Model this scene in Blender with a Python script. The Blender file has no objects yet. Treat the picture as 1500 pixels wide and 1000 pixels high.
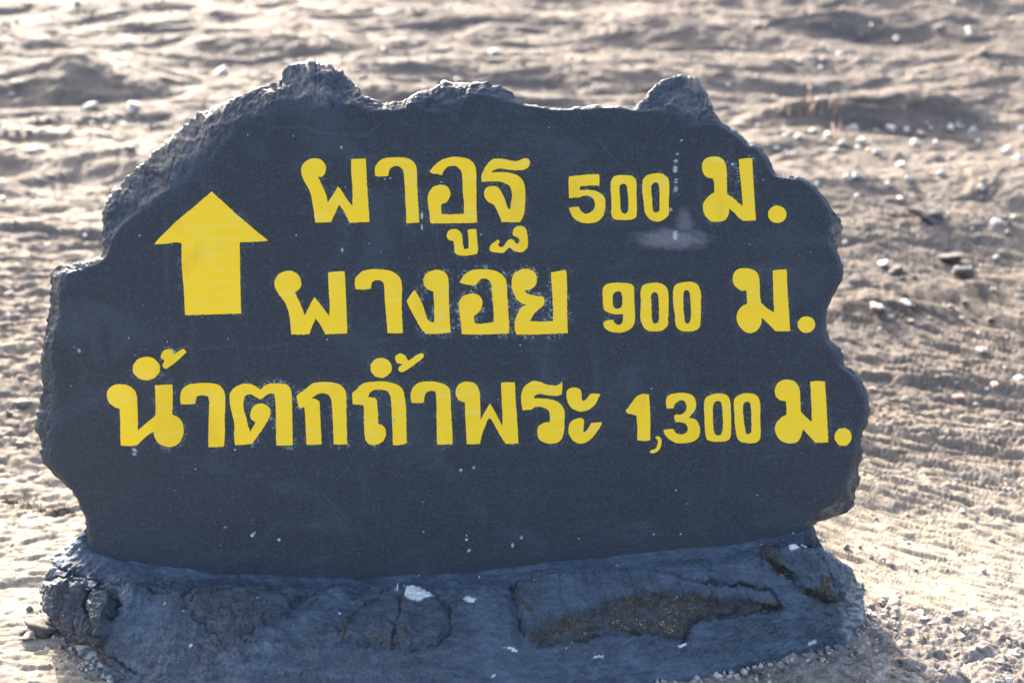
import bpy, bmesh, math, random
import numpy as np
from mathutils import Vector, Matrix
from mathutils.geometry import tessellate_polygon

random.seed(7)
R = math.radians
sc = bpy.context.scene
col = sc.collection

# ------------------------------------------------------------------ camera
PITCH = R(18.0)
CAM = np.array([0.0, 0.0, 1.58])
LENS, SENSOR = 50.0, 36.0
cam_d = bpy.data.cameras.new('camera')
cam = bpy.data.objects.new('camera', cam_d)
col.objects.link(cam)
cam.location = CAM
cam.rotation_euler = (math.pi / 2 - PITCH, 0, 0)
cam_d.lens = LENS
cam_d.sensor_width = SENSOR
cam_d.clip_start = 0.05
cam_d.clip_end = 500
cam_d.dof.use_dof = True
cam_d.dof.focus_distance = 2.98
cam_d.dof.aperture_fstop = 2.5
cam_d.dof.aperture_blades = 0
sc.camera = cam

# ------------------------------------------------------------------ light
SUN_EL, SUN_AZ = R(29), R(-24)            # behind the sign, a little to its left
sun_dir = Vector((math.sin(SUN_AZ) * math.cos(SUN_EL), math.cos(SUN_AZ) * math.cos(SUN_EL), math.sin(SUN_EL)))
W = bpy.data.worlds.new('World')
sc.world = W
W.use_nodes = True
nt = W.node_tree
bg = nt.nodes['Background']
sky = nt.nodes.new('ShaderNodeTexSky')
sky.sky_type = 'NISHITA'
sky.sun_disc = False
sky.sun_elevation = SUN_EL
sky.sun_rotation = SUN_AZ
sky.air_density = 0.9
sky.dust_density = 6.0
sky.ozone_density = 0.4
nt.links.new(sky.outputs[0], bg.inputs[0])
bg.inputs[1].default_value = 0.15
ld = bpy.data.lights.new('sun', 'SUN')
ld.energy = 2.7
ld.angle = R(0.5)
ld.color = (1.0, 0.9, 0.76)
lo = bpy.data.objects.new('sun', ld)
col.objects.link(lo)
lo.location = (0, 0, 6)
lo.rotation_euler = (-sun_dir).to_track_quat('-Z', 'Y').to_euler()
sc.view_settings.view_transform = 'Standard'
sc.view_settings.look = 'None'
sc.view_settings.exposure = 2.45
sc.view_settings.gamma = 1.0

# ------------------------------------------------------------------ maths helpers
FW = np.array([0, math.cos(PITCH), -math.sin(PITCH)])
UP = np.array([0, math.sin(PITCH), math.cos(PITCH)])
RT = np.array([1.0, 0, 0])
KPX = SENSOR / LENS / 1500.0


def rays(p):
    p = np.atleast_2d(np.asarray(p, float))
    return FW + RT * ((p[:, :1] - 750) * KPX) + UP * ((500 - p[:, 1:2]) * KPX)


def at_z(p, z):
    d = rays(p)
    t = (np.asarray(z, float) - CAM[2]) / d[:, 2]
    return CAM + d * t[:, None]


LEAN = R(6)
P0 = np.array([0, 2.84, 0.20])
NRM = np.array([0, -math.cos(LEAN), math.sin(LEAN)])     # out of the painted face
def at_face(p, depth=0.0):
    d = rays(p)
    off = P0 - NRM * 0
    t = ((off - CAM) @ NRM - np.asarray(depth, float)) / (d @ NRM)
    return CAM + d * t[:, None]


def project(P):
    v = P - CAM
    dz = v @ FW
    return np.stack([750 + (v @ RT) / dz / KPX, 500 - (v @ UP) / dz / KPX], -1)


_rng = np.random.RandomState(11)
_perm = _rng.permutation(256)
_perm = np.concatenate([_perm, _perm, _perm])
_g = _rng.normal(size=(256, 3))
_g /= np.linalg.norm(_g, axis=1)[:, None]


def noise3(x, y, z):
    x, y, z = np.broadcast_arrays(np.asarray(x, float), np.asarray(y, float), np.asarray(z, float))
    xi, yi, zi = np.floor(x), np.floor(y), np.floor(z)
    fx, fy, fz = x - xi, y - yi, z - zi
    xi, yi, zi = xi.astype(int) & 255, yi.astype(int) & 255, zi.astype(int) & 255
    u, v, w = [f * f * f * (f * (f * 6 - 15) + 10) for f in (fx, fy, fz)]
    out = 0
    for a in (0, 1):
        wa = u if a else 1 - u
        for b in (0, 1):
            wb = v if b else 1 - v
            for c in (0, 1):
                wc = w if c else 1 - w
                g = _g[_perm[_perm[_perm[xi + a] + yi + b] + zi + c]]
                out = out + wa * wb * wc * (g[..., 0] * (fx - a) + g[..., 1] * (fy - b) + g[..., 2] * (fz - c))
    return out * 1.5


def fbm(x, y, z=0.0, octs=4, gain=0.5):
    s, a = 0, 1.0
    for k in range(octs):
        s = s + a * noise3(x * 2 ** k + 17 * k, y * 2 ** k + 5 * k, z * 2 ** k + 9 * k if not np.isscalar(z) or z else z + 3.7 * k)
        a *= gain
    return s


def sstep(a, b, x):
    t = np.clip((x - a) / (b - a), 0, 1)
    return t * t * (3 - 2 * t)


def seg_dist(P, A, B):
    d = B - A
    t = np.clip(((P - A) @ d) / max(d @ d, 1e-9), 0, 1)
    return np.linalg.norm(P - (A + t[:, None] * d), axis=1)


def poly_sd(P, poly):
    """signed distance, positive inside"""
    poly = np.asarray(poly, float)
    dm = np.full(len(P), 1e9)
    ins = np.zeros(len(P), bool)
    for A, B in zip(poly, np.roll(poly, -1, 0)):
        dm = np.minimum(dm, seg_dist(P, A, B))
        c = (A[1] > P[:, 1]) != (B[1] > P[:, 1])
        if A[1] != B[1]:
            xx = A[0] + (P[:, 1] - A[1]) / (B[1] - A[1]) * (B[0] - A[0])
            ins ^= c & (P[:, 0] < xx)
    return np.where(ins, dm, -dm)


def line_d(P, pts):
    pts = np.asarray(pts, float)
    dm = np.full(len(P), 1e9)
    for A, B in zip(pts[:-1], pts[1:]):
        dm = np.minimum(dm, seg_dist(P, A, B))
    return dm


def resample(pts, n, closed=True):
    pts = np.asarray(pts, float)
    if closed:
        pts = np.vstack([pts, pts[:1]])
    L = np.r_[0, np.cumsum(np.linalg.norm(np.diff(pts[:, :2], axis=0), axis=1) + 1e-9)]
    s = np.linspace(0, L[-1], n, endpoint=not closed)
    return np.stack([np.interp(s, L, pts[:, k]) for k in range(pts.shape[1])], -1)


# ------------------------------------------------------------------ object helpers
def mesh_obj(name, V, F, mat, parent=None, smooth=True, attrs=None, loc=None):
    me = bpy.data.meshes.new(name)
    V = np.asarray(V, np.float32)
    if loc is not None:
        V = V - np.asarray(loc, np.float32)
    if isinstance(F, np.ndarray):
        k = F.shape[1]
        me.vertices.add(len(V))
        me.vertices.foreach_set('co', V.ravel())
        me.loops.add(F.size)
        me.loops.foreach_set('vertex_index', F.ravel().astype(np.int32))
        me.polygons.add(len(F))
        me.polygons.foreach_set('loop_start', np.arange(0, F.size, k, dtype=np.int32))
        me.update(calc_edges=True)
    else:
        me.from_pydata([tuple(map(float, v)) for v in V], [], F)
    me.validate()
    me.polygons.foreach_set('use_smooth', np.full(len(me.polygons), smooth))
    for an, av in (attrs or {}).items():
        a = me.attributes.new(an, 'FLOAT', 'POINT')
        a.data.foreach_set('value', np.asarray(av, np.float32))
    me.update()
    if mat is not None:
        me.materials.append(mat)
    o = bpy.data.objects.new(name, me)
    col.objects.link(o)
    if parent is not None:
        o.parent = parent
    elif loc is not None:
        o.location = loc
    return o


def tag(o, label=None, cat=None, group=None, kind=None):
    if label: o['label'] = label
    if cat: o['category'] = cat
    if group: o['group'] = group
    if kind: o['kind'] = kind
    return o


# ------------------------------------------------------------------ material helper
class NT:
    def __init__(self, name, rough=0.8, spec=0.5):
        self.m = bpy.data.materials.new(name)
        self.m.use_nodes = True
        self.t = self.m.node_tree
        self.b = self.t.nodes['Principled BSDF']
        self.b.inputs['Roughness'].default_value = rough
        self.b.inputs['Specular IOR Level'].default_value = spec
        self.tc = self.t.nodes.new('ShaderNodeTexCoord')
        self.co = self.tc.outputs['Object']

    def link(self, a, b):
        self.t.links.new(a, b)

    def val(self, sock, v):
        if hasattr(v, 'links'):
            self.link(v, sock)
        else:
            sock.default_value = v

    def map(self, scale, loc=(0, 0, 0), rot=(0, 0, 0), src=None):
        n = self.t.nodes.new('ShaderNodeMapping')
        n.inputs['Scale'].default_value = scale
        n.inputs['Location'].default_value = loc
        n.inputs['Rotation'].default_value = rot
        self.link(src or self.co, n.inputs['Vector'])
        return n.outputs[0]

    def noise(self, vec, scale, detail=4, rough=0.55, dist=0.0):
        n = self.t.nodes.new('ShaderNodeTexNoise')
        n.inputs['Scale'].default_value = scale
        n.inputs['Detail'].default_value = detail
        n.inputs['Roughness'].default_value = rough
        n.inputs['Distortion'].default_value = dist
        self.link(vec, n.inputs['Vector'])
        return n.outputs['Fac']

    def voro(self, vec, scale, feature='F1', out='Distance'):
        n = self.t.nodes.new('ShaderNodeTexVoronoi')
        n.feature = feature
        n.inputs['Scale'].default_value = scale
        self.link(vec, n.inputs['Vector'])
        return n.outputs[out]

    def ramp(self, f, stops):
        n = self.t.nodes.new('ShaderNodeValToRGB')
        e = n.color_ramp.elements
        while len(e) < len(stops):
            e.new(0.5)
        for q, (p, c) in zip(e, stops):
            q.position = p
            q.color = (c, c, c, 1) if not isinstance(c, tuple) else (*c, 1)
        self.link(f, n.inputs[0])
        return n.outputs[0]

    def rng(self, f, a, b, c=0.0, d=1.0, smooth=True):
        n = self.t.nodes.new('ShaderNodeMapRange')
        n.interpolation_type = 'SMOOTHSTEP' if smooth else 'LINEAR'
        for i, v in enumerate((a, b, c, d)):
            n.inputs[i + 1].default_value = v
        self.val(n.inputs[0], f)
        return n.outputs[0]

    def math(self, op, a, b=0.0, c=0.0):
        n = self.t.nodes.new('ShaderNodeMath')
        n.operation = op
        self.val(n.inputs[0], a)
        self.val(n.inputs[1], b)
        self.val(n.inputs[2], c)
        return n.outputs[0]

    def mix(self, f, a, b, mode='MIX'):
        n = self.t.nodes.new('ShaderNodeMix')
        n.data_type = 'RGBA'
        n.blend_type = mode
        self.val(n.inputs[0], f)
        for s, v in ((n.inputs[6], a), (n.inputs[7], b)):
            if isinstance(v, tuple):
                s.default_value = (*v, 1)
            else:
                self.link(v, s)
        return n.outputs[2]

    def attr(self, name):
        n = self.t.nodes.new('ShaderNodeAttribute')
        n.attribute_name = name
        return n.outputs['Fac']

    def xyz(self):
        n = self.t.nodes.new('ShaderNodeSeparateXYZ')
        self.link(self.co, n.inputs[0])
        return n.outputs

    def bump(self, h, strength=0.5, dist=0.01, prev=None):
        n = self.t.nodes.new('ShaderNodeBump')
        n.inputs['Strength'].default_value = strength
        n.inputs['Distance'].default_value = dist
        self.link(h, n.inputs['Height'])
        if prev is not None:
            self.link(prev, n.inputs['Normal'])
        return n.outputs[0]

    def done(self, color, normal=None, rough=None):
        self.val(self.b.inputs['Base Color'], color if not isinstance(color, tuple) else (*color, 1))
        if normal is not None:
            self.link(normal, self.b.inputs['Normal'])
        if rough is not None:
            self.val(self.b.inputs['Roughness'], rough)
        return self.m


SIGN_BASE = np.array([-0.1, 2.90, 0.0])

# ------------------------------------------------------------------ the painted writing (traced contours in crop units)
# each glyph: (name, crop, outer, [holes]); a trailing 1 marks a sharp corner
CROPS = {1: (430, 210, 4.16667), 2: (820, 210, 4.16667), 3: (390, 370, 6.25), 4: (610, 370, 6.25), 5: (860, 370, 4.16667),
         6: (140, 490, 4.8387), 7: (420, 500, 5.3571), 8: (660, 540, 6.25), 9: (900, 540, 4.16667), 10: (200, 260, 4.54545)}


def ell(cx, cy, rx, ry, n=20):
    return [(cx + rx * math.cos(2 * math.pi * k / n) * (1 + 0.02 * math.sin(3 * k)), cy + ry * math.sin(2 * math.pi * k / n)) for k in range(n)]


GLYPHS = [
 ('letter', 1, [(130,92),(165,98),(190,125),(197,155),(188,190),(170,205),(150,203,1),(180,270),(200,320),(208,362,1),(240,315),(272,262,1),(300,300),(330,345),(358,382,1),(361,330),(358,250),(352,170),(352,97,1),(395,94),(440,93,1),(445,170),(450,270),(458,380),(464,480,1),(400,482),(342,485,1),(318,435),(296,398),(276,376,1),(255,425),(238,460),(228,482,1),(180,483),(132,483,1),(122,400),(105,310),(85,265),(60,220),(47,180),(52,140),(75,110),(105,95)], []),
 ('letter', 1, [(498,195,1),(497,150),(515,118),(545,95),(590,87),(650,85),(705,95),(738,120),(752,160),(755,260),(762,380),(768,483,1),(730,485),(690,487,1),(685,380),(680,280),(675,210),(668,165),(650,145),(620,138),(595,150),(583,170),(578,200,1),(540,202),(505,200,1)], []),
 ('letter', 1, [(830,172,1),(855,140),(890,110),(930,92),(985,83),(1040,88),(1085,108),(1112,150),(1116,220),(1116,350),(1120,483,1),(1040,487),(940,488),(835,488,1),(830,430),(820,370),(820,320),(835,285),(860,262),(900,253),(935,262),(955,290),(955,325),(935,358),(910,370),(900,385),(905,430,1),(960,433),(1038,430,1),(1040,370),(1033,280),(1030,200),(1020,165),(995,142),(965,138),(935,148),(912,175),(905,197,1),(880,187),(850,184)], []),
 ('vowel_sign', 1, [(935,568),(945,535),(970,522),(1000,525),(1022,548),(1030,580),(1035,620),(1040,645,1),(1070,642,1),(1068,590),(1062,528,1),(1085,523),(1116,524,1),(1120,590),(1126,640),(1120,672),(1090,680),(1050,685),(1010,682),(985,665),(980,630),(975,598),(950,590)], []),
 ('letter', 1, [(1147,235,1),(1147,200),(1160,165),(1180,130),(1205,105),(1240,93),(1285,97),(1340,108),(1375,105),(1405,92),(1430,95),(1442,110),(1438,138),(1420,156),(1380,165),(1320,162),(1260,155),(1225,163),(1208,178,1),(1260,176),(1320,180),(1365,195),(1395,220),(1412,265),(1415,330),(1410,410),(1400,450),(1382,480,1),(1330,482),(1270,478,1),(1250,430),(1235,395),(1215,370),(1185,355),(1165,325),(1163,295),(1180,270),(1215,260),(1245,265),(1265,290),(1285,330),(1300,375),(1312,400),(1322,400,1),(1330,350),(1333,300),(1320,265),(1290,243),(1240,232),(1190,233)], []),
 ('letter_tail', 1, [(1195,645),(1205,620),(1230,600),(1248,587),(1258,600),(1250,620),(1262,632),(1282,628),(1300,600),(1325,583),(1345,592),(1358,608),(1374,607),(1375,580),(1345,565),(1338,540),(1350,515),(1380,503),(1410,512),(1425,540),(1430,590),(1428,630),(1410,655),(1380,665),(1345,655),(1318,635,1),(1300,648),(1280,668),(1235,665),(1205,660)], []),
 ('numeral', 2, [(55,205,1),(80,200),(150,192),(240,188,1),(243,225),(240,258,1),(180,258),(125,262,1),(120,286,1),(160,284),(210,288),(250,305),(275,335),(278,385),(268,435),(240,470),(195,487),(140,485),(95,465),(68,430),(55,395,1),(85,388),(115,385,1),(128,410),(150,428),(180,425),(205,405),(215,375),(205,340),(180,322),(150,320),(115,330),(57,335,1),(55,270)], []),
 ('numeral', 2, [(310,250),(315,225),(335,200),(375,195),(420,195),(450,205),(467,235),(468,290),(470,360),(470,430),(460,455),(420,468),(370,468),(330,460),(315,435),(315,370),(312,300)], [[(365,265),(385,247),(405,255),(412,290),(418,340),(418,400),(408,425),(385,425),(372,400),(368,340)]]),
 ('numeral', 2, [(503,260),(510,220),(530,195),(570,185),(615,183),(645,197),(665,225),(668,290),(666,360),(665,430),(640,460),(610,476),(570,474),(540,455),(520,420),(512,360),(505,310)], [[(558,265),(575,242),(595,240),(605,260),(610,320),(608,380),(608,410),(590,422),(572,415),(565,380),(562,320)]]),
 ('letter', 2, [(868,150),(875,110),(900,88),(940,80),(980,88),(1008,115),(1018,160),(1020,230),(1022,310,1),(1060,335),(1090,362),(1117,385,1),(1112,320),(1105,230),(1095,150),(1093,97,1),(1130,92),(1175,90,1),(1180,200),(1188,330),(1197,470,1),(1150,472),(1115,472,1),(1085,445),(1060,420),(1035,398,1),(1028,440),(1005,470),(960,480),(915,470),(885,435),(873,390),(885,350),(910,322),(943,297,1),(943,250),(935,215,1),(905,210),(880,190)], []),
 ('full_stop', 2, ell(1327,433,57,53), []),
 ('letter', 3, [(200,165),(255,175),(300,210),(322,275),(315,315),(290,345),(262,362,1),(290,420),(320,490),(352,575,1),(385,510),(412,455),(440,407,1),(490,465),(530,520),(577,578,1),(580,480),(575,380),(570,280),(567,180,1),(640,172),(718,170,1),(725,300),(732,450),(738,600),(742,738,1),(640,742),(540,748,1),(500,670),(452,600,1),(425,665),(393,745,1),(310,750),(230,748,1),(220,640),(205,540),(170,455),(120,390),(90,335),(75,285),(90,230),(130,185)], []),
 ('letter', 3, [(815,335,1),(812,245),(840,205),(890,165),(960,152),(1040,152),(1130,165),(1190,195),(1230,245),(1243,320),(1240,450),(1245,600),(1252,735,1),(1180,738),(1110,735,1),(1102,620),(1090,480),(1082,350),(1075,285),(1055,260),(1010,252),(975,265),(962,290),(958,330,1),(890,338)], []),
 ('letter', 4, [(-20,340,1),(15,390),(45,450),(75,530),(100,605),(125,632),(160,635,1),(165,560),(160,440),(155,355,1),(110,340),(75,305),(62,255),(80,205),(130,168),(190,157),(245,170),(280,205),(295,260),(297,400),(303,560),(313,730,1),(200,742),(85,742,1),(40,690),(0,620),(-45,540),(-90,445,1),(-60,395)], []),
 ('letter', 4, [(395,275,1),(415,235),(450,195),(500,165),(570,152),(650,152),(730,170),(785,200),(815,240),(828,320),(835,450),(845,600),(850,715),(842,736),(820,740),(700,745),(560,748),(415,745,1),(408,650),(395,560),(387,480),(400,430),(440,390),(510,375),(560,385),(595,420),(605,465),(590,520),(550,560),(527,585),(532,640,1),(560,650),(620,648),(690,638),(708,630,1),(705,520),(695,400),(685,300),(670,260),(640,240),(600,240),(570,260),(545,300,1),(470,293)], []),
 ('letter', 4, [(870,270),(885,210),(930,165),(985,150),(1040,155),(1085,185),(1103,240),(1090,295),(1050,335),(990,347,1),(1010,370),(1060,388),(1120,398),(1155,402),(1172,440),(1165,480),(1130,510),(1095,540),(1065,580),(1040,628,1),(1140,630),(1252,625,1),(1250,500),(1243,350),(1232,180,1),(1300,170),(1365,165),(1378,250),(1380,400),(1380,560),(1385,735,1),(1250,742),(1100,748),(920,750,1),(900,700),(905,620),(930,550),(965,500),(1005,478,1),(965,465),(920,430),(890,370),(875,320)], []),
 ('numeral', 5, [(98,215),(120,193),(165,183),(220,185),(262,190),(285,210),(288,280),(292,370),(290,420),(275,455),(235,480),(185,488),(140,480),(110,460),(97,428,1),(115,415),(160,408,1),(170,428),(195,440),(215,425),(220,375,1),(160,375),(120,362),(100,335),(95,270)], [[(157,262),(175,240),(200,238),(213,260),(215,310),(205,335),(180,342),(160,325)]]),
 ('numeral', 5, [(328,225),(350,195),(395,185),(440,185),(478,203),(495,240),(498,310),(495,400),(490,445),(455,475),(400,480),(360,470),(335,435),(325,390),(328,300)], [[(390,265),(403,243),(423,245),(435,270),(438,340),(438,410),(425,430),(405,430),(396,400),(393,330)]]),
 ('numeral', 5, [(528,220),(550,190),(595,180),(640,178),(675,197),(695,245),(695,330),(693,420),(685,455),(650,478),(600,480),(560,470),(540,435),(535,370),(525,300)], [[(588,255),(595,232),(615,230),(626,250),(632,320),(632,400),(622,428),(602,428),(594,400),(588,330)]]),
 ('letter', 5, [(888,165),(900,120),(930,98),(965,95),(1010,103),(1040,125),(1053,170),(1055,250),(1062,305,1),(1095,335),(1140,365,1),(1138,280),(1135,190),(1132,110,1),(1175,104),(1218,103,1),(1222,200),(1230,330),(1240,478,1),(1190,480),(1150,480,1),(1120,448),(1068,398,1),(1060,440),(1035,475),(995,490),(955,475),(925,440),(912,400),(922,355),(945,328),(978,310,1),(975,265),(972,230,1),(940,232),(905,205)], []),
 ('full_stop', 5, ell(1338,438,54,50), []),
 ('vowel_sign', 6, ell(360,240,97,83), []),
 ('tone_mark', 6, [(463,150),(480,115),(515,103),(545,115),(555,140,1),(590,118),(625,97,1),(645,122,1),(590,175),(540,215),(505,240),(480,232),(475,210),(490,185,1),(470,170)], []),
 ('letter', 6, [(80,430),(90,390),(125,360),(180,350),(235,362),(275,392),(292,435),(297,520),(300,600),(300,680,1),(350,635),(425,572,1),(425,470),(420,357,1),(480,355),(545,352,1),(547,450),(543,565,1),(585,585),(615,625),(625,680),(610,740),(575,780),(515,795),(455,775),(420,730),(410,685,1),(360,720),(290,785,1),(235,788),(178,785,1),(175,700),(175,600),(170,525,1),(130,510),(95,480)], []),
 ('letter', 6, [(603,495,1),(600,440),(610,395),(645,360),(700,347),(770,342),(840,345),(885,365),(915,410),(920,470),(915,600),(917,700),(910,792,1),(860,795),(800,797,1),(800,700),(803,580),(805,480),(797,435,1),(750,430),(715,440,1),(708,490,1)], []),
 ('letter', 6, [(950,450),(955,410),(985,375),(1030,352),(1080,347),(1125,360),(1170,388,1),(1210,355),(1265,345),(1330,347),(1370,365),(1388,405),(1393,500),(1395,640),(1398,783,1),(1340,785),(1280,785,1),(1280,680),(1278,560),(1272,450),(1262,420),(1225,420),(1190,445),(1165,460,1),(1135,440),(1100,422),(1065,430),(1050,465),(1050,520),(1065,580),(1080,640),(1097,688,1),(1115,655),(1133,620,1),(1105,600),(1097,565),(1110,520),(1145,492),(1190,490),(1225,510),(1240,550),(1230,590),(1195,650),(1155,710),(1110,772,1),(1050,780),(988,782,1),(982,700),(985,640),(970,570),(955,510)], []),
 ('letter', 7, [(78,430),(100,405),(145,375),(180,345),(215,325),(280,318),(350,320),(410,335),(450,370),(467,420),(468,550),(472,680),(475,805,1),(420,808),(368,805,1),(365,700),(360,580),(355,490),(345,445),(320,415),(285,405),(245,412),(195,445,1),(230,452),(258,470,1),(262,560),(268,680),(275,805,1),(215,810),(155,808,1),(150,700),(145,590),(138,515,1),(100,518),(85,480)], []),
 ('letter', 7, [(515,410),(550,375),(585,340),(620,322),(690,315),(780,315),(860,335),(905,370),(925,430),(937,540),(940,680),(942,800,1),(890,810),(833,812,1),(830,700),(825,580),(820,470),(810,420),(785,388),(740,378),(690,380),(655,400),(638,435,1),(675,440),(705,448,1),(715,540),(718,645,1),(755,660),(778,695),(775,745),(745,790),(690,810),(650,805),(620,775),(610,700),(605,600),(605,500,1),(560,495),(518,490,1)], []),
 ('vowel_sign', 7, ell(741,206,84,78), []),
 ('tone_mark', 7, [(850,140),(860,108),(890,93),(925,105),(945,135),(955,152,1),(1000,120),(1050,92),(1072,98),(1075,120),(1050,145),(990,190),(930,230),(895,240),(875,222),(880,200),(910,180,1),(870,168)], []),
 ('letter', 7, [(980,482,1),(972,430),(980,380),(1010,340),(1050,318),(1120,313),(1200,322),(1255,345),(1282,385),(1287,450),(1292,580),(1298,700),(1302,805,1),(1240,808),(1180,808,1),(1178,700),(1175,580),(1175,470),(1168,400),(1150,388),(1115,390),(1090,410),(1080,450),(1075,480,1),(1030,483)], []),
 ('letter', 8, [(45,215),(60,160),(105,125),(160,117),(215,130),(252,170),(268,230),(272,350),(275,470,1),(310,400),(360,315,1),(400,380),(440,460),(475,525,1),(475,420),(468,280),(463,125,1),(520,122),(590,122,1),(595,260),(605,400),(615,560),(622,682,1),(560,685),(505,688,1),(450,600),(400,510),(370,462),(345,462),(315,530),(290,600),(268,688,1),(210,690),(147,690,1),(142,560),(135,430),(130,310,1),(85,290),(55,255)], []),
 ('letter', 8, [(660,380,1),(648,310),(648,240),(665,180),(700,140),(760,110),(820,120),(880,142),(940,152),(985,148),(1020,115,1),(1022,170),(1018,235,1),(960,248),(880,240),(820,230),(775,242),(762,268,1),(830,270),(910,278),(980,300),(1025,345),(1045,400),(1042,500),(1035,590),(1010,650),(960,680),(890,682),(830,660),(800,620),(793,560),(815,515),(860,492),(910,485,1),(910,430),(900,390),(870,362),(820,347),(770,350),(745,372,1),(700,377)], []),
 ('vowel_sign', 8, [(1060,230),(1075,190),(1110,172),(1155,172),(1190,195),(1200,240),(1200,285),(1225,290),(1250,265),(1280,228,1),(1330,225),(1373,232,1),(1350,280),(1320,330),(1270,370),(1210,390),(1150,382),(1100,350),(1068,290)], []),
 ('vowel_sign', 8, [(1080,550),(1090,500),(1130,465),(1185,447),(1215,460),(1222,500),(1215,570),(1235,572),(1260,540),(1290,492,1),(1340,490),(1385,488,1),(1375,525),(1330,590),(1270,655),(1210,682),(1155,678),(1105,635),(1083,590)], []),
 ('numeral', 9, [(68,255,1),(100,215),(135,170),(175,152),(210,155,1),(217,240),(220,340),(218,437,1),(180,440),(140,435,1),(140,360),(133,285,1),(105,275),(80,272)], []),
 ('comma', 9, [(250,418),(268,410),(284,424),(288,450),(282,478),(270,496),(255,508),(235,514),(217,508),(224,496),(246,490),(260,470),(266,448),(262,432)], []),
 ('numeral', 9, [(318,242,1),(315,195),(330,162),(380,148),(440,148),(480,165),(498,205),(492,250),(455,298,1),(495,310),(520,350),(520,400),(495,435),(440,452),(380,452),(335,430),(305,395),(302,372,1),(335,367),(360,367,1),(375,390),(405,400),(435,390),(447,365),(435,335),(405,325),(372,325,1),(364,290),(376,278),(405,278),(435,255),(440,220),(425,195),(395,195),(370,215),(362,243,1)], []),
 ('numeral', 9, [(548,210),(560,175),(600,155),(650,150),(690,163),(708,210),(712,300),(712,390),(700,430),(660,443),(600,443),(565,430),(555,390),(550,300)], [[(602,235),(615,202),(640,198),(655,220),(662,300),(660,370),(650,400),(625,405),(608,380),(602,310)]]),
 ('numeral', 9, [(730,200),(745,170),(790,150),(840,150),(875,170),(890,220),(890,320),(893,400),(880,440),(840,453),(790,450),(755,430),(740,380),(733,290)], [[(785,230),(795,205),(820,202),(832,225),(836,310),(836,380),(825,395),(805,395),(797,360),(787,290)]]),
 ('letter', 9, [(980,130),(995,90),(1030,68),(1075,68),(1110,85),(1130,125),(1135,200),(1138,262,1),(1170,295),(1205,325,1),(1203,230),(1195,77,1),(1240,75),(1285,77,1),(1292,180),(1300,320),(1305,447,1),(1260,450),(1225,448,1),(1190,410),(1150,367,1),(1140,410),(1115,445),(1070,455),(1020,440),(990,405),(980,365),(995,320),(1022,295),(1050,280,1),(1050,240),(1045,198,1),(1010,190),(985,165)], []),
 ('full_stop', 9, ell(1396,415,52,55), []),
 ('arrow', 10, [(500,93,1),(595,180),(690,265),(785,345),(878,422,1),(780,428),(687,432,1),(690,600),(692,750),(697,905,1),(600,908),(460,912),(322,917,1),(315,750),(302,600),(300,438,1),(270,432),(200,440),(118,445,1),(150,405),(210,345),(280,280),(400,180)], []),
]


def smooth_contour(pts, crop, step=1.1):
    """Catmull-Rom through the traced points, broken at the marked corners; returns photo pixels"""
    ox, oy, s = CROPS[crop]
    P = [np.array([ox + p[0] / s, oy + p[1] / s]) for p in pts]
    C = [len(p) > 2 for p in pts]
    n = len(P)
    out = []
    for i in range(n):
        a, b = P[i], P[(i + 1) % n]
        p0 = a - (b - a) if C[i] else P[i - 1]
        p3 = b + (b - a) if C[(i + 1) % n] else P[(i + 2) % n]
        k = max(1, int(np.linalg.norm(b - a) / step))
        for q in range(k):
            t = q / k
            out.append(0.5 * ((2 * a) + (b - p0) * t + (2 * p0 - 5 * a + 4 * b - p3) * t * t + (3 * a - 3 * b + p3 - p0) * t ** 3))
    out = np.array(out)
    wob = np.stack([noise3(out[:, 0] / 3.2, out[:, 1] / 3.2, 1.5), noise3(out[:, 0] / 3.2, out[:, 1] / 3.2, 8.5)], -1)
    return out + wob * 0.55


CONT = [(nm, smooth_contour(o, c), [smooth_contour(h, c) for h in hs]) for nm, c, o, hs in GLYPHS]

# ------------------------------------------------------------------ ground height field
def mound(x, y, cx, cy, rx, ry, h, p=2.0):
    d = ((x - cx) / rx) ** 2 + ((y - cy) / ry) ** 2
    return h * np.exp(-d ** (p / 2) * 1.2)


MOUNDS = []       # filled below: (cx, cy, rx, ry, h)


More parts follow.
